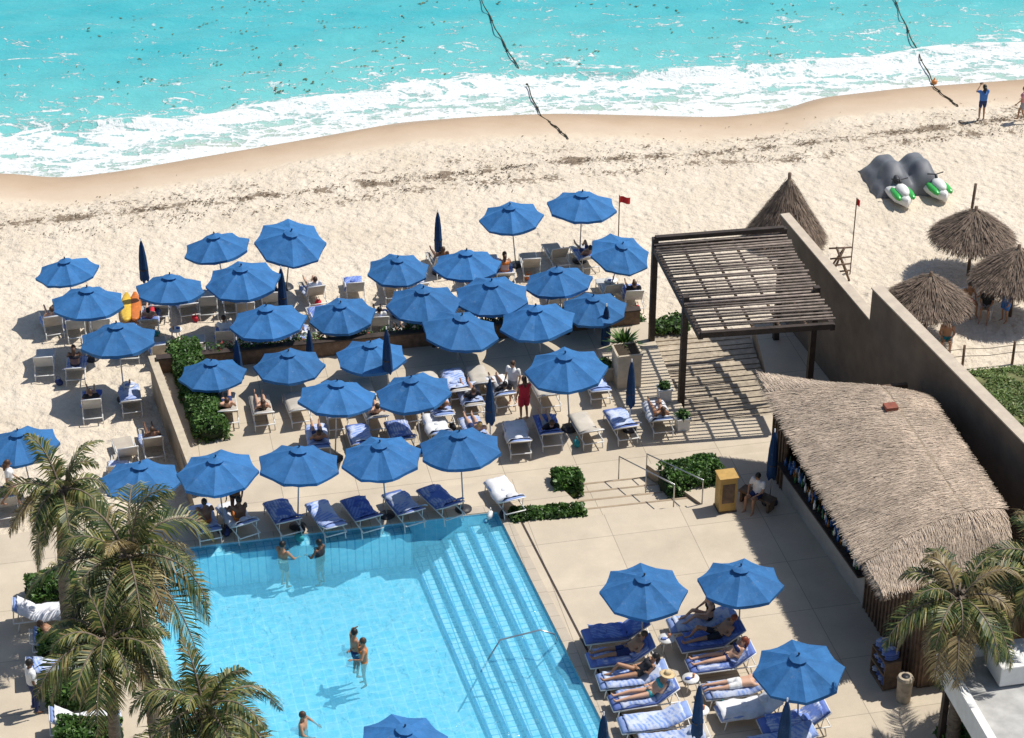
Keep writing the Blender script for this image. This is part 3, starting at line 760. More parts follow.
def closed_mesh():
    b=MB(); n=24; prof=[(.95,.13),(1.05,.17),(1.5,.15),(2.0,.11),(2.4,.07),(2.62,.03),(2.70,.008)]
    vs=[];
    for z,r in prof:
        for k_ in range(n):
            a=2*math.pi*k_/n; rr=r*(1+.28*math.cos(a*8/1)*(.5+.5*math.sin(3+z*2)))*(1+.1*math.sin(a*2+z)); vs.append((rr*math.cos(a),rr*math.sin(a),z-(.06*math.cos(a*4) if z<1 else 0)))
    fs=[(j*n+k_,j*n+(k_+1)%n,(j+1)*n+(k_+1)%n,(j+1)*n+k_) for j in range(len(prof)-1) for k_ in range(n)]
    b.add(vs,fs,0); b.tube([(0,0,0),(0,0,2.75)],.024,1,8); b.tube([(0,0,0),(0,0,.06),(0,0,.08)],[.26,.26,.05],2,16); b.tube([(0,0,1.42),(0,0,1.47)],[.165,.165],2,12)
    return b.mesh('closed_beach_umbrella',[M['unavy'],M['pole'],M['dark']],[0,1])
CM=closed_mesh(); random.seed(4)
UB=[(66,264,62),(216,244,66),(291,241,70),(88,301,72),(170,285,68),(243,281,75),(118,339,76),(268,322,76),(342,309,66),(398,262,60),(467,262,68),(511,213,63),(582,207,72),(621,245,60),(424,303,74),(492,296,74),(558,278,68),(594,303,66),(537,322,78),(461,331,84),(371,351,70),(289,360,70),(212,366,62),(20,441,76),(141,476,80)]
UT=[(337,394,78),(413,388,76),(566,370,82)]
UPL=[(217,467,80),(299,460,82),(381,453,80),(460,445,82),(644,585,86),(741,575,84),(799,664,90),(404,733,88)]
def put_umb(px,py,w,z):
    g=G(px,py,z+2.36); u=(F*SP+(py-369)*CP)/(H-z-2.4); sc=max(.93,min(1.09,w/u/2.45))
    tl=(R(-.09,.09),R(-.09,.09))
    if (px,py) in((291,241),(621,245)): tl=(.26,.1)
    if w in(70,62) and py>340: tl=(R(-.05,.0),0)
    rz=R(0,.785)
    o=bpy.data.objects.new('beach_umbrella',random.choice(UM)); o.rotation_euler=(tl[0],tl[1],rz); o.scale=(sc,sc,sc)
    v=o.rotation_euler.to_matrix()@Vector((0,0,2.36*sc)); o.location=(g.x-v.x,g.y-v.y,z); scene.collection.objects.link(o)
    return Vector((g.x-v.x,g.y-v.y,z))
feet=[]
for px,py,w in UB: feet.append((px,py,put_umb(px,py,w,ZS)))
for px,py,w in UT: put_umb(px,py,w,ZT)
for px,py,w in UPL: put_umb(px,py,w,0)
for px,py,z in[(143,262,ZS),(282,290,ZS),(438,233,ZS),(310,352,ZS),(238,362,ZS),(387,352,ZT),(490,402,ZT),(606,328,ZS),(631,385,ZT),(773,456,0),(698,712,0),(785,728,0),(603,742,0)]:
    g=G(px,py,z+1.75); inst('closed_beach_umbrella',CM,(g.x,g.y,z),R(0,6))
# ------------------------------------------------------------------ loungers
def lounger_mesh(name,ang,frame,surf,cush=None,towel=None,seed=0):
    random.seed(seed); b=MB(); w=.33; y1=.98; y0=-.28; z=.34; Lb=.74
    ca,sa=math.cos(ang),math.sin(ang)
    def prof(s):
        L1_=y1-y0
        if s<L1_: return Vector((0,y1-s,z))
        t=s-L1_; return Vector((0,y0-t*ca,z+t*sa))
    Lt=(y1-y0)+Lb
    for sx in(-w,w):
        b.tube([(sx,y1,z-.03),(sx,y0,z-.03),(sx,y0-.62,z-.03)],.022,0,6)
        b.tube([prof(y1-y0)+Vector((sx,0,0)),prof(Lt)+Vector((sx,0,0))],.02,0,6)
        b.tube([(sx,y1-.16,z-.03),(sx,y1-.10,0)],.02,0,6); b.tube([(sx,y0-.45,z-.03),(sx,y0-.52,0)],.02,0,6)
        b.tube([(sx,y0-.34,z-.03),tuple(prof(Lt-.25)+Vector((sx,0,-.02)))],.012,0,5)
        if ang>.75: b.tube([(sx,y0+.0,z+.22),(sx,y0+.42,z+.22),(sx,y0+.45,z)],.018,0,6)
    b.tube([(-w,y1,z-.03),(w,y1,z-.03)],.022,0,6); b.tube([prof(Lt)+Vector((-w,0,0)),prof(Lt)+Vector((w,0,0))],.02,0,6); b.tube([(-w,y0-.62,z-.03),(w,y0-.62,z-.03)],.02,0,6)
    n=22
    nrm=lambda s: Vector((0,0,1)) if s<y1-y0 else Vector((0,sa,ca))
    b.slab([[prof(Lt*i/n)+Vector((x,0,0)) for x in(-w+.02,0,w-.02)] for i in range(n+1)],.015,1)
    if cush:
        g=[]
        for i in range(n+1):
            s=Lt*i/n; e=min(1,min(i,n-i)/1.5); row=[]
            for j in range(7):
                x=-1+j/3; hh=(.05+.045*(1-abs(x)**4))*(.35+.65*e)*(.82 if i%5==0 else 1)
                row.append(prof(s)+Vector((x*(w-.005),0,0))+nrm(s)*(hh+.004))
            g.append(row)
        b.slab(g,.055,2)
    if towel:
        g=[]; s0=R(.0,.45); s1=Lt+R(-.35,.04); off=R(-.07,.07); ex=R(.0,.08); lift=.115 if cush else .03; sk=R(-.08,.08)
        for i in range(n+1):
            s=s0+(s1-s0)*i/n; row=[]
            for j in range(9):
                x=-1+j/4; over=max(0,abs(x)*(w+ex)-w); wv=.032*mn.noise((x*3,s*5,seed))+.02*mn.noise((x*8,s*11,seed))
                p=prof(min(s,Lt))+Vector((x*(w+ex)*(1+.08*mn.noise((s*4,seed,3)))+off+sk*(s-1)+.05*mn.noise((s*3,seed,0)),.05*mn.noise((x*3,seed,8)) if i in(0,n) else 0,0))+nrm(s)*(lift+wv+.012)-Vector((0,0,1))*(over*1.8)
                row.append(p)
            g.append(row)
        b.slab(g,.018,3)
    if towel and R(0,1)<.6:
        for _ in range(3): b.ell(prof(R(.2,Lt-.1))*1+Vector((R(-.12,.12),0,0))+nrm(Lt)*(.10 if not cush else .15),(R(.12,.22),R(.08,.14),.05),3,10,6)
    mats=[M[frame],M[surf],M[cush or 'cushion'],M[towel or 'towelw']]
    return b.mesh(name,mats,[0,2,3])
A1=math.radians(36);A2=math.radians(56);A3=math.radians(24)
LB=[lounger_mesh('beach_lounger',A2,'white','slinggrey',None,None,1),lounger_mesh('beach_lounger',A2,'white','sling',None,'towels3',2),lounger_mesh('beach_lounger',A1,'white','slinggrey',None,'towels3',3),lounger_mesh('beach_lounger',A2,'white','slinggrey',None,'towels2',4),lounger_mesh('beach_lounger',A2,'white','sling',None,None,5),lounger_mesh('beach_lounger',A1,'white','slinggrey',None,'towels',6)]
LP=[lounger_mesh('pool_lounger',A1,'white','sling','cushion','towels',11),lounger_mesh('pool_lounger',A1,'white','sling','cushion','towels2',12),lounger_mesh('pool_lounger',A3,'white','sling','cushiong','towels3',13),lounger_mesh('pool_lounger',A1,'white','sling','cushionl','towelw',14),lounger_mesh('pool_lounger',A1,'white','sling','cushiong',None,15),lounger_mesh('pool_lounger',A3,'white','sling','cushionl','towels3',16),lounger_mesh('pool_lounger',A1,'white','sling','cushion','towels3',17)]
def table_mesh():
    b=MB(); b.tube([(0,0,.40),(0,0,.43)],[.24,.24],0,18)
    for a in range(3): x,y=math.cos(a*2.09),math.sin(a*2.09); b.tube([(x*.2,y*.2,0),(x*.1,y*.1,.4)],.015,0,6)
    b.tube([(.08,.02,.43),(.08,.02,.56)],[.03,.035],1,8); b.ell((-.08,-.05,.46),(.09,.06,.035),2,8,5)
    return b.mesh('side_table',[M['white'],pm('drink_cup',(.6,.2,.05)),M['towels2']],True)
TM=table_mesh()
def lounge(px,py,z,th,me,name=None):
    g=G(px,py,z+.35); return inst(name or ('beach_lounger' if me in LB else 'pool_lounger'),me,(g.x,g.y,z),th)
random.seed(8)
BL_=[(52,322),(100,325),(45,362),(76,366),(92,404),(131,398),(160,350),(196,348),(208,302),(186,303),(160,304),(313,292),(296,294),(354,288),(392,286),(341,330),(320,318),(379,322),(404,340),(225,336),(258,346),(440,262),(470,272),(504,272),(530,264),(556,254),(585,256),(556,300),(610,290),(632,296),(644,300),(440,338),(500,336),(512,312),(470,306),(415,283),(355,318),(300,338),(126,452),(152,442),(120,470),(245,308),(270,298),(232,300),(580,322),(565,345),(520,350),(490,352),(430,356),(410,362),(150,318),(130,345),(178,345),(75,325),(520,272),(490,266),(330,292),(372,290),(28,366)]
used=[]
WB=[3,2.5,3,3,3,3]
for px,py in BL_:
    me=random.choices(LB,WB)[0]; g=G(px,py,ZS+.35)
    if any((g.xy-u).length<.72 for u in used): continue
    used.append(g.xy.copy()); lounge(px,py,ZS,TH+R(-.12,.12),me)
for px,py,f in feet:
    for sx in(-.8,.8):
        q=Vector((f.x+sx,f.y-.3+.19*sx)); 
        if any((q-u).length<.85 for u in used) : continue
        if q.y<ln(q.x)+1.0 and q.x>tNW.x-.8: continue
        used.append(q); inst('beach_lounger',random.choices(LB,WB)[0],(q.x,q.y,ZS),TH+R(-.12,.12))
    if R(0,1)<.7 and not(f.y<ln(f.x)+.8 and f.x>tNW.x-.8): inst('side_table',TM,(f.x+.1,f.y+.35,ZS),R(0,6))
for px,py,i in[(227,408,4),(262,410,4),(297,407,4),(336,414,6),(374,414,4),(410,406,0),(440,408,5),(470,398,2),(500,392,3),(545,392,4),(596,384,5),(365,393,4),(517,438,3),(548,430,1),(586,428,4),(621,424,6),(658,417,3),(318,440,5),(360,440,6),(400,436,0),(437,430,3),(475,432,5),(432,386,4),(455,384,2),(480,380,4)]:
    lounge(px,py,ZT,TH+R(-.08,.08),LP[i])
for px,py,i in[(283,517,0),(326,518,5),(362,514,1),(404,508,6),(441,502,0),(505,496,3),(205,522,5),(238,520,3)]:
    lounge(px,py,0,TH+R(.1,.4),LP[i])
TL_=math.radians(102)
FL_=[(617,633,1),(622,656,0),(633,678,5),(645,698,6),(655,721,5),(702,622,5),(712,640,1),(722,662,0),(738,688,5),(752,708,3),(795,722,0),(672,742,2),(780,742,5)]
FLo={}
for px,py,i in FL_: FLo[(px,py)]=lounge(px,py,0,TL_+R(-.04,.04),LP[i])
for px,py in[(666,650),(690,690),(700,722)]: g=G(px,py,0); inst('side_table',TM,g,0)
LFo={}
for px,py,i in[(45,612,3),(65,640,2),(62,668,5),(84,722,3)]: LFo[(px,py)]=lounge(px,py,0,math.radians(-78),LP[i])
# ------------------------------------------------------------------ people
SK={'l':pm('skin_light',(.56,.33,.22),.5,.08,5,0),'t':pm('skin_tan',(.40,.21,.12),.5,.08,5,0),'d':pm('skin_brown',(.17,.085,.05),.5,.08,5,0)}
HA={'b':pm('hair_black',(.015,.012,.01),.5,.2),'n':pm('hair_brown',(.07,.035,.018),.5,.2),'y':pm('hair_blond',(.40,.26,.10),.5,.2),'r':pm('hair_red',(.22,.05,.02),.5,.2)}
CL={}
for nm,cc in{'white':(.75,.74,.72),'black':(.02,.02,.025),'navy':(.02,.035,.12),'red':(.6,.03,.05),'pink':(.65,.28,.30),'teal':(.03,.30,.33),'orange':(.6,.17,.03),'grey':(.3,.3,.31),'bluec':(.06,.18,.5)}.items(): CL[nm]=pm('cloth_'+nm,cc,.85,.12,8,.3,.01)
eyeM=pm('eye_dark',(.02,.015,.01),.2,0); lipM=pm('lips',(.35,.10,.08),.5,0); strawhat=pm('straw_hat',(.6,.45,.25),.8,.2)
def V(*a): return Vector(a)
def pose_joints(pose,ang=A1,fem=False):
    sh=.175 if fem else .20
    P={}
    def leg(s,hip,knee,ank,toe): P['hip'+s],P['knee'+s],P['ank'+s],P['toe'+s]=hip,knee,ank,toe
    def arm(s,sho,elb,wri): P['sho'+s],P['elb'+s],P['wri'+s]=sho,elb,wri
    f=V(0,1,0)
    if pose in('stand','walk','photo','pool','hips','armup'):
        P['pel']=V(0,0,.95);P['chest']=V(0,.0,1.27);P['neck']=V(0,-.01,1.47);P['head']=V(0,.02,1.60)
        w=.14 if pose=='walk' else 0
        leg('L',V(.09,0,.91),V(.10,.04+w,.50),V(.11,-.02+w*1.6,.09),V(.13,.14+w*1.6,.04)); leg('R',V(-.09,0,.91),V(-.10,.04-w*.6,.50),V(-.11,-.02-w*2.2,.10),V(-.13,.13-w*2.2,.03))
        arm('L',V(sh,-.01,1.41),V(sh+.07,-.03-w*.5,1.13),V(sh+.07,.10-w,.90)); arm('R',V(-sh,-.01,1.41),V(-sh-.07,-.03+w*.5,1.13),V(-sh-.06,.10+w,.90))
        if pose=='photo': arm('L',V(sh,0,1.42),V(sh+.10,.20,1.33),V(.07,.34,1.56)); arm('R',V(-sh,0,1.42),V(-sh-.10,.20,1.33),V(-.07,.34,1.56))
        if pose=='pool': arm('L',V(sh,0,1.41),V(sh+.17,.10,1.20),V(sh+.12,.33,1.12)); arm('R',V(-sh,0,1.41),V(-sh-.15,.10,1.19),V(-sh-.02,.34,1.14))
        if pose=='hips': arm('L',V(sh,0,1.41),V(sh+.22,-.05,1.18),V(sh+.02,.05,1.02)); 
        if pose=='armup': arm('R',V(-sh,0,1.41),V(-sh-.16,.12,1.45),V(-.14,.12,1.64))
    elif pose in('recline','recline_up'):
        b_=V(0,-math.cos(ang),math.sin(ang)); n_=V(0,math.sin(ang),math.cos(ang)); o=V(0,-.16,.34)+V(0,0,.22)
        P['pel']=o; P['chest']=o+b_*.34+n_*.02; P['neck']=o+b_*.53+n_*.02; P['head']=P['neck']+V(0,-.03,.13)
        f=V(0,.9,.15)
        c=P['neck']-b_*.06
        leg('L',o+V(.09,.03,-.01),V(.13,.40,.80 if pose=='recline_up' else .56),V(.12,.62 if pose=='recline_up' else .88,.50),V(.13,.78 if pose=='recline_up' else .93,.48 if pose=='recline_up' else .58)); leg('R',o+V(-.09,.03,-.01),V(-.12,.46,.55),V(-.12,.88,.49),V(-.14,.95,.60))
        arm('L',c+V(sh,0,0),c+V(sh+.08,.15,-.20),c+V(.20,.38,-.20)); arm('R',c+V(-sh,0,0),c+V(-sh-.08,.15,-.20),c+V(-.05,.36,-.16))
    elif pose=='prone':
        P['pel']=V(0,.0,.55);P['chest']=V(0,-.32,.55);P['neck']=V(0,-.50,.58);P['head']=V(0.01,-.63,.60); f=V(.6,-.1,-.3)
        for s,k_ in(('L',1),('R',-1)):
            leg(s,V(.09*k_,.05,.54),V(.11*k_,.47,.52),V(.10*k_,.88,.52),V(.11*k_,1.0,.47)); arm(s,V(sh*k_,-.44,.56),V((sh+.12)*k_,-.68,.52),V(.1*k_,-.80,.50))
    elif pose=='sit':
        P['pel']=V(0,0,.56);P['chest']=V(0,-.02,.87);P['neck']=V(0,.03,1.07);P['head']=V(0,.07,1.20)
        for s,k_ in(('L',1),('R',-1)):
            leg(s,V(.09*k_,.03,.54),V(.14*k_,.45,.54),V(.14*k_,.46,.09),V(.16*k_,.60,.04)); arm(s,V(sh*k_,.02,1.01),V((sh+.06)*k_,.12,.76),V(.13*k_,.36,.66))
    elif pose=='sit_legs':
        P['pel']=V(0,-.2,.56);P['chest']=V(0,-.24,.87);P['neck']=V(0,-.20,1.07);P['head']=V(0,-.16,1.20)
        for s,k_ in(('L',1),('R',-1)):
            leg(s,V(.09*k_,-.15,.54),V(.14*k_,.26,.72),V(.12*k_,.52,.49),V(.13*k_,.66,.47)); arm(s,V(sh*k_,-.2,1.01),V((sh+.08)*k_,-.06,.80),V(.13*k_,.16,.76))
    P['f']=f; return P
def person(name,pose,loc,rz,skin='l',hair='n',fit=('trunks','navy'),fem=False,long=False,hat=False,ang=A1,sc=1.0):
    P=pose_joints(pose,ang,fem); b=MB()
    g=.94 if fem else 1.0
    bones=[]
    def cap(a,c,ra,rb,tag):
        bones.append((P[a] if isinstance(a,str) else a,P[c] if isinstance(c,str) else c,ra*g,rb*g,tag))
    ax=(P['neck']-P['pel']).normalized(); sd=(P['shoL']-P['shoR']).normalized()
    cap('pel','chest',.125,.125,'torso'); cap('chest','neck',.13,.06,'torso')
    for k_ in(1,-1):
        cap(P['pel']+sd*.06*k_,P['chest']+sd*.085*k_,.105,.105,'torso')
        cap(P['chest']+sd*.085*k_,(P['shoL'] if k_>0 else P['shoR'])-ax*.03,.10,.065,'torso')
    cap('neck',P['neck'].lerp(P['head'],.7),.055,.052,'neck')
    for s in'LR':
        cap('hip'+s,'knee'+s,.092,.058,'thigh');cap('knee'+s,'ank'+s,.058,.036,'shin');cap('ank'+s,'toe'+s,.042,.032,'foot')
        cap('sho'+s,'elb'+s,.058,.042,'uarm');cap('elb'+s,'wri'+s,.042,.028,'farm')
    if fem:
        fw=sd.cross(ax)*-1; fw=fw if fw.dot(P['f'])>0 else -fw
        for k_ in(1,-1): 
            q=P['chest']+sd*.07*k_+fw*.085+ax*.02; cap(q,q+ax*.01,.07,.07,'torso')
    for a,c,ra,rb,t in bones:
        b.tube([a,c],[ra,rb],0,10); b.ell(a,ra,0,10,8); b.ell(c,rb,0,10,8)
    up=(P['head']-P['neck']).normalized(); up=(up+V(0,0,.6)).normalized() if pose!='prone' else up
    f=P['f']; f=(f-up*f.dot(up)).normalized(); rt=f.cross(up); RM=Matrix((rt,f,up)).transposed(); hd=P['head']
    b.ell(hd,(.078,.096,.115),0,14,10,rot=RM); b.ell(hd+RM@V(0,.03,-.06),(.055,.06,.05),0,10,8,rot=RM)
    me=b.mesh('tmp',[]); o=bpy.data.objects.new('tmp',me); scene.collection.objects.link(o)
    m=o.modifiers.new('r','REMESH'); m.mode='VOXEL'; m.voxel_size=.024
    m=o.modifiers.new('s','SMOOTH'); m.iterations=3; m.factor=.5
    dg=bpy.context.evaluated_depsgraph_get(); ev=bpy.data.meshes.new_from_object(o.evaluated_get(dg))
    nv=len(ev.vertices); co=np.empty(nv*3,np.float32); ev.vertices.foreach_get('co',co); co=co.reshape(-1,3)
    no=np.empty(nv*3,np.float32); ev.vertices.foreach_get('normal',no); no=no.reshape(-1,3)
    faces=[tuple(p.vertices) for p in ev.polygons]
    bpy.data.objects.remove(o); bpy.data.meshes.remove(me); bpy.data.meshes.remove(ev)
    best=np.full(nv,9.0); tag=np.full(nv,'head',dtype=object); tt=np.zeros(nv)
    for a,c,ra,rb,t in bones:
        a_=np.array(a);d_=np.array(c)-a_; L=max(1e-6,(d_**2).sum()); u=np.clip(((co-a_)@d_)/L,0,1)
        ds=np.linalg.norm(co-(a_+u[:,None]*d_),axis=1)-(ra+(rb-ra)*u); k_=ds<best; best[k_]=ds[k_]; tag[k_]=t; tt[k_]=u[k_]
    dh=np.linalg.norm(co-np.array(hd),axis=1); tag[dh<.10]='head'
    at=((co-np.array(P['pel']))@np.array(ax))/(P['neck']-P['pel']).length
    kind,c1_=fit[0],fit[1]; c2_=fit[2] if len(fit)>2 else c1_
    mi=np.zeros(nv,int)
    isT=tag=='torso';th_=tag=='thigh';ua=tag=='uarm'
    if kind in('trunks',): mi[(isT&(at<.12))|(th_&(tt<.55))]=1
    if kind=='bikini': mi[(isT&(at<.03))|(th_&(tt<.10))]=1; mi[isT&(at>.56)&(at<.76)]=1
    if kind=='suit': mi[(isT&(at<.85))|(th_&(tt<.08))]=1
    if kind in('shirt','shirtpants'): mi[(isT&(at>.05)&(at<.97))|(ua&(tt<.65))]=1; mi[(isT&(at<=.05))|(th_&(tt<(.6 if kind=='shirt' else 1.1)))]=2
    if kind=='shirtpants': mi[tag=='shin']=2
    if kind=='dress': mi[(isT&(at<.9))|(th_&(tt<.8))]=1
    disp=np.where(mi>0,.012,0)[:,None]; 
    if kind=='dress': disp=disp*np.where(th_,3.5,1.5)[:,None]
    co=co+no*disp
    b=MB(); b.v=[tuple(v) for v in co.tolist()]; b.f=faces; ml=mi.tolist()
    b.m=[sorted(ml[i] for i in f_)[len(f_)//2] for f_ in faces]
    b.ell(hd+RM@V(0,.10,-.015),(.012,.018,.02),0,8,6,rot=RM)
    for k_ in(1,-1):
        b.ell(hd+RM@V(.078*k_,0,-.01),(.012,.02,.03),0,8,6,rot=RM); b.ell(hd+RM@V(.03*k_,.084,.012),(.011,.009,.008),4,8,6,rot=RM)
    b.ell(hd+RM@V(0,.088,-.055),(.022,.008,.007),5,8,6,rot=RM)
    b.ell(hd+RM@V(0,-.018,.025),(.092,.105,.112),3,14,10,rot=RM)
    if long: b.tube([hd+RM@V(0,-.06,.02),hd+RM@V(0,-.10,-.10),hd+RM@V(0,-.10,-.26)],[.08,.075,.03],3,10)
    if hat:
        b.tube([hd+RM@V(0,0,.06),hd+RM@V(0,0,.14),hd+RM@V(0,0,.17)],[.10,.09,.05],6,16); b.tube([hd+RM@V(0,0,.055),hd+RM@V(0,0,.07)],[.22,.20],6,20)
    for s,k_ in(('L',1),('R',-1)):
        w=P['wri'+s]; d=(w-P['elb'+s]).normalized(); x=d.cross(V(0,0,1)); x=x.normalized() if x.length>.1 else V(1,0,0)
        if abs(d.z)>.6: x=V(0,1,0); x=(x-d*x.dot(d)).normalized()
        nn_=x.cross(d); HM=Matrix((x,d,nn_)).transposed()
        b.ell(w+d*.045,(.040,.052,.018),0,10,8,rot=HM)
        for j,(ox,L) in enumerate([(-.030,.062),(-.010,.075),(.010,.070),(.029,.054)]):
            p0_=w+HM@V(ox,.085,0); p1_=p0_+HM@V(ox*.15,L*.5,-.006); p2_=p1_+HM@V(0,L*.40,-.022); b.tube([p0_,p1_,p2_],[.0095,.0085,.007],0,6)
        t0_=w+HM@V(.034*(-1),.035,0); b.tube([t0_,t0_+HM@V(-.030,.030,-.006),t0_+HM@V(-.036,.058,-.014)],[.012,.010,.008],0,6)
    cl=lambda n_: CL.get(n_,CL['navy'])
    if pose=='photo': b.box(P['wriL'].lerp(P['wriR'],.5)+V(0,.06,.06),(.15,.012,.08),4)
    mats=[SK[skin],cl(c1_),cl(c2_),HA[hair],eyeM,lipM,strawhat]
    o=b.obj(name,mats,True,loc=loc,rz=rz); o.scale=(sc,sc,sc); return o
def at(px,py,z): return G(px,py,z)
person('security_guard','stand',at(36,712,0),math.radians(-60),'d','b',('shirtpants','white','navy'),sc=1.06)
person('standing_woman','walk',at(13,506,0),math.radians(-70),'t','n',('shirt','white','pink'),True,True)
person('woman_in_red_dress','stand',at(524,420,ZT),math.radians(20),'t','n',('dress','red'),True,True)
person('standing_man','stand',at(513,404,ZT),math.radians(150),'l','n',('shirt','white','grey'))
g=at(980,128,-2.0); g.z=sz(g.x,g.y); person('woman_taking_photo','photo',g,math.radians(10),'t','b',('shirt','bluec','navy'),True,True)
g=at(1020,130,-2.0); g.z=sz(g.x,g.y); person('beach_walker','walk',g,math.radians(60),'t','n',('shirt','pink','grey'),True)
person('standing_bather','stand',at(237,520,0),math.radians(170),'d','b',('bikini','black'),True,True)
for px,py,a,s,h,fit,dep in[(355,651,-60,'t','b',('trunks','navy'),-1.0),(364,660,100,'t','n',('bikini','orange'),-1.0),(283,556,-40,'t','b',('trunks','black'),-1.25),(320,554,60,'d','b',('suit','black'),-1.25),(303,727,-100,'t','n',('trunks','teal'),-1.25)]:
    g=at(px,py,-.06)
    person('swimmer','pool' if px not in(355,) else 'armup',(g.x,g.y,dep),math.radians(a),s,h,fit,px in(364,320))
def onl(o,name,pose,skin,hair,fit,fem=False,long=False,hat=False,ang=A1):
    person(name,pose,(o.location.x,o.location.y,o.location.z),o.rotation_euler.z,skin,hair,fit,fem,long,hat,ang)
onl(FLo[(702,622)],'sunbather','sit_legs','l','n',('bikini','black'),True,True)
onl(FLo[(712,640)],'sunbather','recline_up','t','r',('trunks','black'))
onl(FLo[(722,662)],'sunbather','recline','l','r',('bikini','navy'),True,True)
onl(FLo[(738,688)],'sunbather','prone','l','y',('trunks','white'))
onl(FLo[(633,678)],'sunbather','recline_up','t','b',('suit','black'),True,True)
onl(FLo[(645,698)],'sunbather','recline','l','y',('bikini','teal'),True,False,True)
onl(FLo[(622,656)],'sunbather','recline','t','n',('trunks','navy'))
onl(LFo[(65,640)],'sunbather','recline','t','n',('trunks','red'))
person('seated_man','sit',at(757,506,0)+V(0,0,-.05),math.radians(140),'t','b',('shirt','white','navy'))
b=MB(); b.box((0,0,.4),(1.2,.4,.08),0); b.box((-.5,0,.18),(.08,.36,.36),0); b.box((.5,0,.18),(.08,.36,.36),0)
b.obj('wooden_bench',[M['woodmid']],loc=at(757,506,0)+V(.0,.05,0),rz=math.radians(140),bevel=.01)
for t,a_,s_,fit in((.25,100,'t',('shirtpants','bluec','black')),(.45,100,'d',('shirtpants','black','black')),(.7,80,'t',('shirtpants','white','black'))):
    person('bartender','stand',(c1.lerp(c2,t).x+.5,c1.lerp(c2,t).y+.15,.15),math.radians(a_),s_,'b',fit)
lo=[o for o in scene.objects if o.name.startswith('beach_lounger')]; random.shuffle(lo)
fits=[('trunks','navy'),('trunks','red'),('shirt','white','navy'),('trunks','teal'),('bikini','black'),('bikini','orange'),('shirt','black','grey')]
for o in lo[:36]:
    f=random.choice(fits); fem=f[0]=='bikini'
    ang_=A1 if o.data in(LB[2],LB[5]) else A2
    onl(o,'sunbather',random.choice(['recline','recline_up','sit_legs']),random.choice('llttd'),random.choice('bnny'),f,fem,fem,False,ang_)
lt=[o for o in scene.objects if o.name.startswith('pool_lounger') and abs(o.location.z-ZT)<.01]; random.shuffle(lt)
for o in lt[:12]:
    f=random.choice(fits); fem=f[0]=='bikini'; onl(o,'sunbather',random.choice(['recline','recline_up']),random.choice('llttd'),random.choice('bnny'),f,fem,fem)
lt=[o for o in scene.objects if o.name.startswith('pool_lounger') and abs(o.location.z)<.01 and o.location.y>52]
for o in lt[-2:]: onl(o,'sunbather','sit_legs','d','b',('trunks','orange'))
for px,py,a_,f,fm in((985,318,160,('shirt','black','grey'),True),(966,312,200,('trunks','red'),False),(992,296,120,('shirt','white','navy'),False),(945,350,170,('trunks','teal'),False)):
    person('seated_woman' if fm else 'seated_man','sit',at(px,py,ZS),math.radians(a_),'t','b',f,fm,fm)
    g=at(px,py,ZS); b=MB(); b.box((0,-.02,.42),(.46,.44,.05),0); b.box((0,-.25,.68),(.46,.05,.5),0)
    for sx in(-.2,.2):
        for sy in(-.2,.18): b.tube([(sx,sy,0),(sx,sy,.42)],.02,0,6)
    b.obj('beach_chair',[M['white']],loc=g,rz=math.radians(a_))
person('standing_woman','stand',at(1004,322,ZS),math.radians(120),'t','b',('dress','bluec'),True,True)
# ------------------------------------------------------------------ small objects
def flag(px,py,z,h,fx=.4):
    g=G(px,py,z); b=MB(); b.tube([g,g+V(.0,0,h)],.022,0,6)
    gr=[[g+V(.02+fx*i/6,.05*math.sin(i*1.1),h-.04-j*.07-.06*i/6) for i in range(7)] for j in range(5)]
    for i in range(6):
        for j in range(4): b.add([gr[j][i],gr[j][i+1],gr[j+1][i+1],gr[j+1][i]],[(0,1,2,3)],1)
    b.obj('red_warning_flag',[M['woodmid'],M['red']])
flag(618,252,ZS,2.5); flag(850,274,ZS,3.3,.12)
b=MB(); g=G(838,277,ZS)
for a in(-.4,.4):
    b.tube([g+V(a,-.3,0),g+V(-a*.4,0,1.3)],.045,0,6); b.tube([g+V(a,.3,0),g+V(-a*.4,0,1.3)],.045,0,6)
for z in(.3,.6,.9): b.tube([g+V(-.4,-.2,z),g+V(.4,-.2,z+.1)],.035,0,6)
b.tube([g+V(-.45,0,1.25),g+V(.45,0,1.3)],.035,0,6)
b.obj('wooden_trestle',[M['woodmid']],True)
def jetski(g,rz):
    b=MB(); st=[(-1.4,.38,.30),(-1.0,.48,.42),(-.3,.52,.50),(.4,.50,.58),(.9,.40,.62),(1.3,.22,.60),(1.5,.05,.55)]
    n=10; vs=[]
    for y,w,h in st:
        for k_ in range(n):
            a=2*math.pi*k_/n; x=w*math.cos(a); z=.32+(h-.25)*.8*math.sin(a) if math.sin(a)>0 else .32+.26*math.sin(a)*(1 if y<1 else .6); vs.append((x,y,z))
    fs=[(j*n+k_,j*n+(k_+1)%n,(j+1)*n+(k_+1)%n,(j+1)*n+k_) for j in range(len(st)-1) for k_ in range(n)]+[tuple(range(n))[::-1],tuple((len(st)-1)*n+k_ for k_ in range(n))]
    b.add(vs,fs,0)
    b.ell((0,.75,.62),(.26,.5,.22),0,12,8); b.ell((0,-.5,.72),(.2,.75,.2),2,12,8); b.ell((.30,.8,.5),(.16,.6,.14),1,8,6); b.ell((-.30,.8,.5),(.16,.6,.14),1,8,6)
    b.tube([(-.36,.3,.95),(0,.36,.92),(.36,.3,.95)],.025,2,6); b.tube([(0,.5,.7),(0,.36,.92)],.06,2,8)
    b.obj('jet_ski',[M['white'],JG,M['dark']],True,loc=g,rz=rz,)
JG=pm('jet_ski_green',(.05,.42,.08),.25,.1,spec=.6)
j1=G(898,204,ZS);j2=G(932,199,ZS)
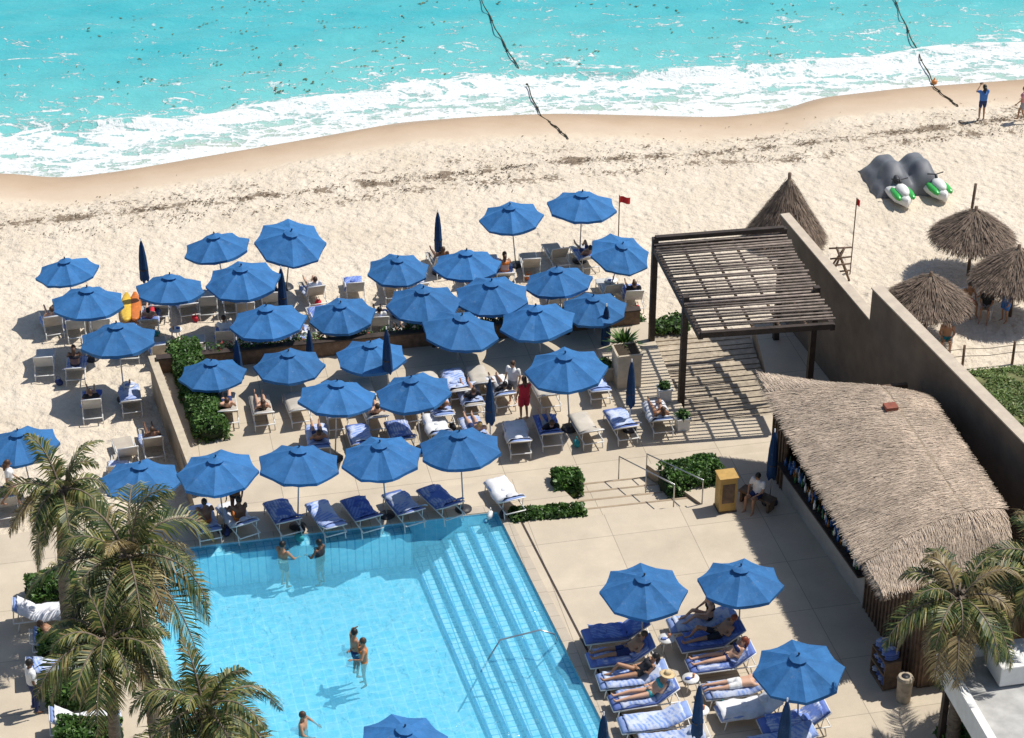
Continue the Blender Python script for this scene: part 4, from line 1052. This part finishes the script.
jetski(j1+V(0,.75,0),math.radians(190));jetski(j2+V(.05,.8,0),math.radians(195))
# tarpaulin draped over both hulls (rear and cockpits), bows left out
b=MB(); cc_=(j1+j2)/2+V(-.25,1.75,0); g=[]
for i in range(31):
    row=[]
    for j in range(41):
        x=-1+j/20;y=-1+i/15
        wx_=x*1.55
        hull=max(math.exp(-(((wx_+.62)/.46)**4)),math.exp(-(((wx_-.66)/.46)**4)))
        top=(.55+.42*hull+.22*math.exp(-((y+.25)/.30)**2)*hull)
        edgef=(1-abs(x)**9)*(1-abs(y)**8)
        hgt=top*edgef+.018*math.sin(x*22+y*5)*(1-hull)+.02*mn.noise((x*5,y*5,0))
        row.append(cc_+Matrix.Rotation(.14,3,'Z')@V(wx_*(1+.04*mn.noise((y*3,x*2,4))),y*1.35*(1+.05*mn.noise((x*3,0,9))),max(.02,hgt)))
    g.append(row)
b.slab(g,.02,0); b.obj('jet_ski_cover',[pm('grey_tarpaulin',(.15,.155,.17),.55,.12,2,.15,.02)],True)
b=MB(); prev=None
for px,py in[(905,372),(962,368),(1012,364),(1062,360),(1112,356)]:
    g=G(px,py,ZS); b.tube([g,g+V(0,0,.95)],.05,0,7)
    if prev is not None:
        for h in(.5,.8): b.tube([prev+V(0,0,h),(prev+g)/2+V(0,0,h-.06),g+V(0,0,h)],.012,1,5)
    prev=g
b.obj('rope_fence',[M['woodmid'],M['rope']],True)
b=MB(); l0=G(955,372,ZS+.1);l1=G(1080,360,ZS+.1);l2=G(1120,470,ZS+.1);l3=G(1040,470,ZS+.1)
pl=[l0,l1,l2,l3]; b.prism([xy(p) for p in pl],ZS-.2,ZS+.1,1)
for i in range(15000):
    u=R(0,1);v=R(0,1); p=l0.lerp(l1,u).lerp(l3.lerp(l2,u),v); p.z=ZS+.1+R(0,.1)
    if mn.noise((p.x*1.2,p.y*1.2,3))<-.25 : continue
    leaf(b,p,(rdir()*.8+V(0,0,1)).normalized(),R(.03,.09),R(.015,.04),0)
b.obj('lawn',[leafmat('lawn_leaf',(.07,.13,.03),(.16,.25,.06),(.32,.38,.14)),pm('lawn_soil',(.16,.17,.07),.95,.4,3)])
b=MB(); b.box((0,0,.62),(.55,.5,1.2),0); b.box((0,0,1.255),(.62,.57,.06),0); b.box((0,-.256,.7),(.40,.012,.7),1); b.box((0,0,.03),(.6,.55,.05),1)
b.obj('towel_return_box',[M['ochre'],M['woodmid']],loc=G(725,508,0),rz=TH,bevel=.012)
b=MB()
b.box((0,0,.5),(.9,.5,.08),0);b.box((0,0,.06),(.9,.5,.08),0);b.box((0,0,.95),(.9,.5,.06),0)
for sx in(-.44,.44): b.box((sx,0,.5),(.04,.49,.94),0)
for i in range(16): 
    b.ell((-.32+.21*(i%4),-.03+R(-.03,.03),.16+.08*((i//4))+(.0 if i<8 else .28)),(.1,.2,.04),1+(i%2),10,6)
for i in range(12): b.ell((-.32+.21*(i%4),0,1.02+.08*(i//4)),(.1,.22,.045),1+(i%2),10,6)
b.obj('towel_cart',[M['woodmid'],M['towels3'],M['cushion']],loc=G(884,680,0),rz=math.radians(-75),bevel=.008)
b=MB(); b.tube([(0,0,0),(0,0,.75),(0,0,.76),(0,0,.84)],[.2,.22,.24,.2],0,18); b.tube([(0,0,.842),(0,0,.85)],[.12,.12],1,14); b.obj('trash_bin',[M['woodlt'],M['dark']],[1],loc=G(903,700,0))
def rail(p,q,zp,zq):
    b=MB(); p=V(p[0],p[1],zp);q=V(q[0],q[1],zq)
    b.tube([p,p+V(0,0,.85),p+V(0,0,.9),q+V(0,0,.9),q+V(0,0,.85),q],.022,0,8); m=(p+q)/2; b.tube([m,m+V(0,0,.9)],.02,0,6); b.obj('stair_handrail',[M['metal']],True)
rail(n2,(n3.x,n3.y),0,ZT); rail((n2.x-.9,n2.y-.1),(n3.x-.9,n3.y-.15),-.1,ZT)
b=MB(); n=14
for m_,x0 in((0,0),(1,.32)):
    vs=[]
    for i in range(n+1):
        t=i/n; w=.27*math.sin(math.pi*min(1,t*.9+.06))**.6; 
        for x,z in((-w,.0),(-w*.6,.06),(w*.6,.06),(w,0),(0,-.05)): vs.append((x0+x,(t-.5)*2.1,z+.1+.12*abs(t-.5)**2*4))
    b.add(vs,[(i*5+j,i*5+(j+1)%5,(i+1)*5+(j+1)%5,(i+1)*5+j) for i in range(n) for j in range(5)]+[(4,3,2,1,0),tuple(n*5+j for j in range(5))],m_)
b.obj('kayak',[pm('kayak_yellow',(.65,.42,.05),.4),pm('kayak_orange',(.55,.16,.03),.4)],True,loc=G(127,312,ZS),rz=.15)
ll_=[x for x in scene.objects if 'lounger' in x.name]
for i in range(40):
    o=random.choice(ll_)
    b=MB(); b.ell((0,0,.12),(.18,.1,.13),0,10,7); b.tube([(-.1,0,.2),(-.06,0,.36),(.06,0,.36),(.1,0,.2)],.012,0,5)
    b.obj('beach_bag',[random.choice([CL['red'],CL['teal'],CL['white'],CL['orange'],CL['black'],CL['navy']])],True,loc=o.location+V(R(-.6,.6),R(-.8,-.3),0),rz=R(0,6))
# ------------------------------------------------------------------ light, sky, camera
el=math.radians(60); az=math.radians(68)
S=V(math.cos(el)*math.sin(az),math.cos(el)*math.cos(az),math.sin(el))
L=bpy.data.lights.new('sun','SUN'); L.energy=4.8; L.angle=math.radians(.5); L.color=(1,.965,.90)
lo_=bpy.data.objects.new('sun',L); lo_.rotation_euler=S.to_track_quat('Z','Y').to_euler(); scene.collection.objects.link(lo_)
w=bpy.data.worlds.new('World'); scene.world=w; w.use_nodes=True; nt=w.node_tree
sky=nt.nodes.new('ShaderNodeTexSky'); sky.sky_type='NISHITA'; sky.sun_disc=False; sky.sun_elevation=el; sky.sun_rotation=az
bg=nt.nodes['Background']; bg.inputs[1].default_value=.10; nt.links.new(sky.outputs[0],bg.inputs[0])
cam=bpy.data.cameras.new('camera'); cam.lens=F/1024*36; cam.sensor_width=36; cam.sensor_fit='HORIZONTAL'; cam.clip_end=20000; cam.clip_start=1
co_=bpy.data.objects.new('camera',cam); co_.location=(0,0,H); co_.rotation_euler=(math.pi/2-PITCH,0,0); scene.collection.objects.link(co_)
scene.camera=co_
scene.view_settings.view_transform='Standard'; scene.view_settings.look='None'; scene.view_settings.exposure=0
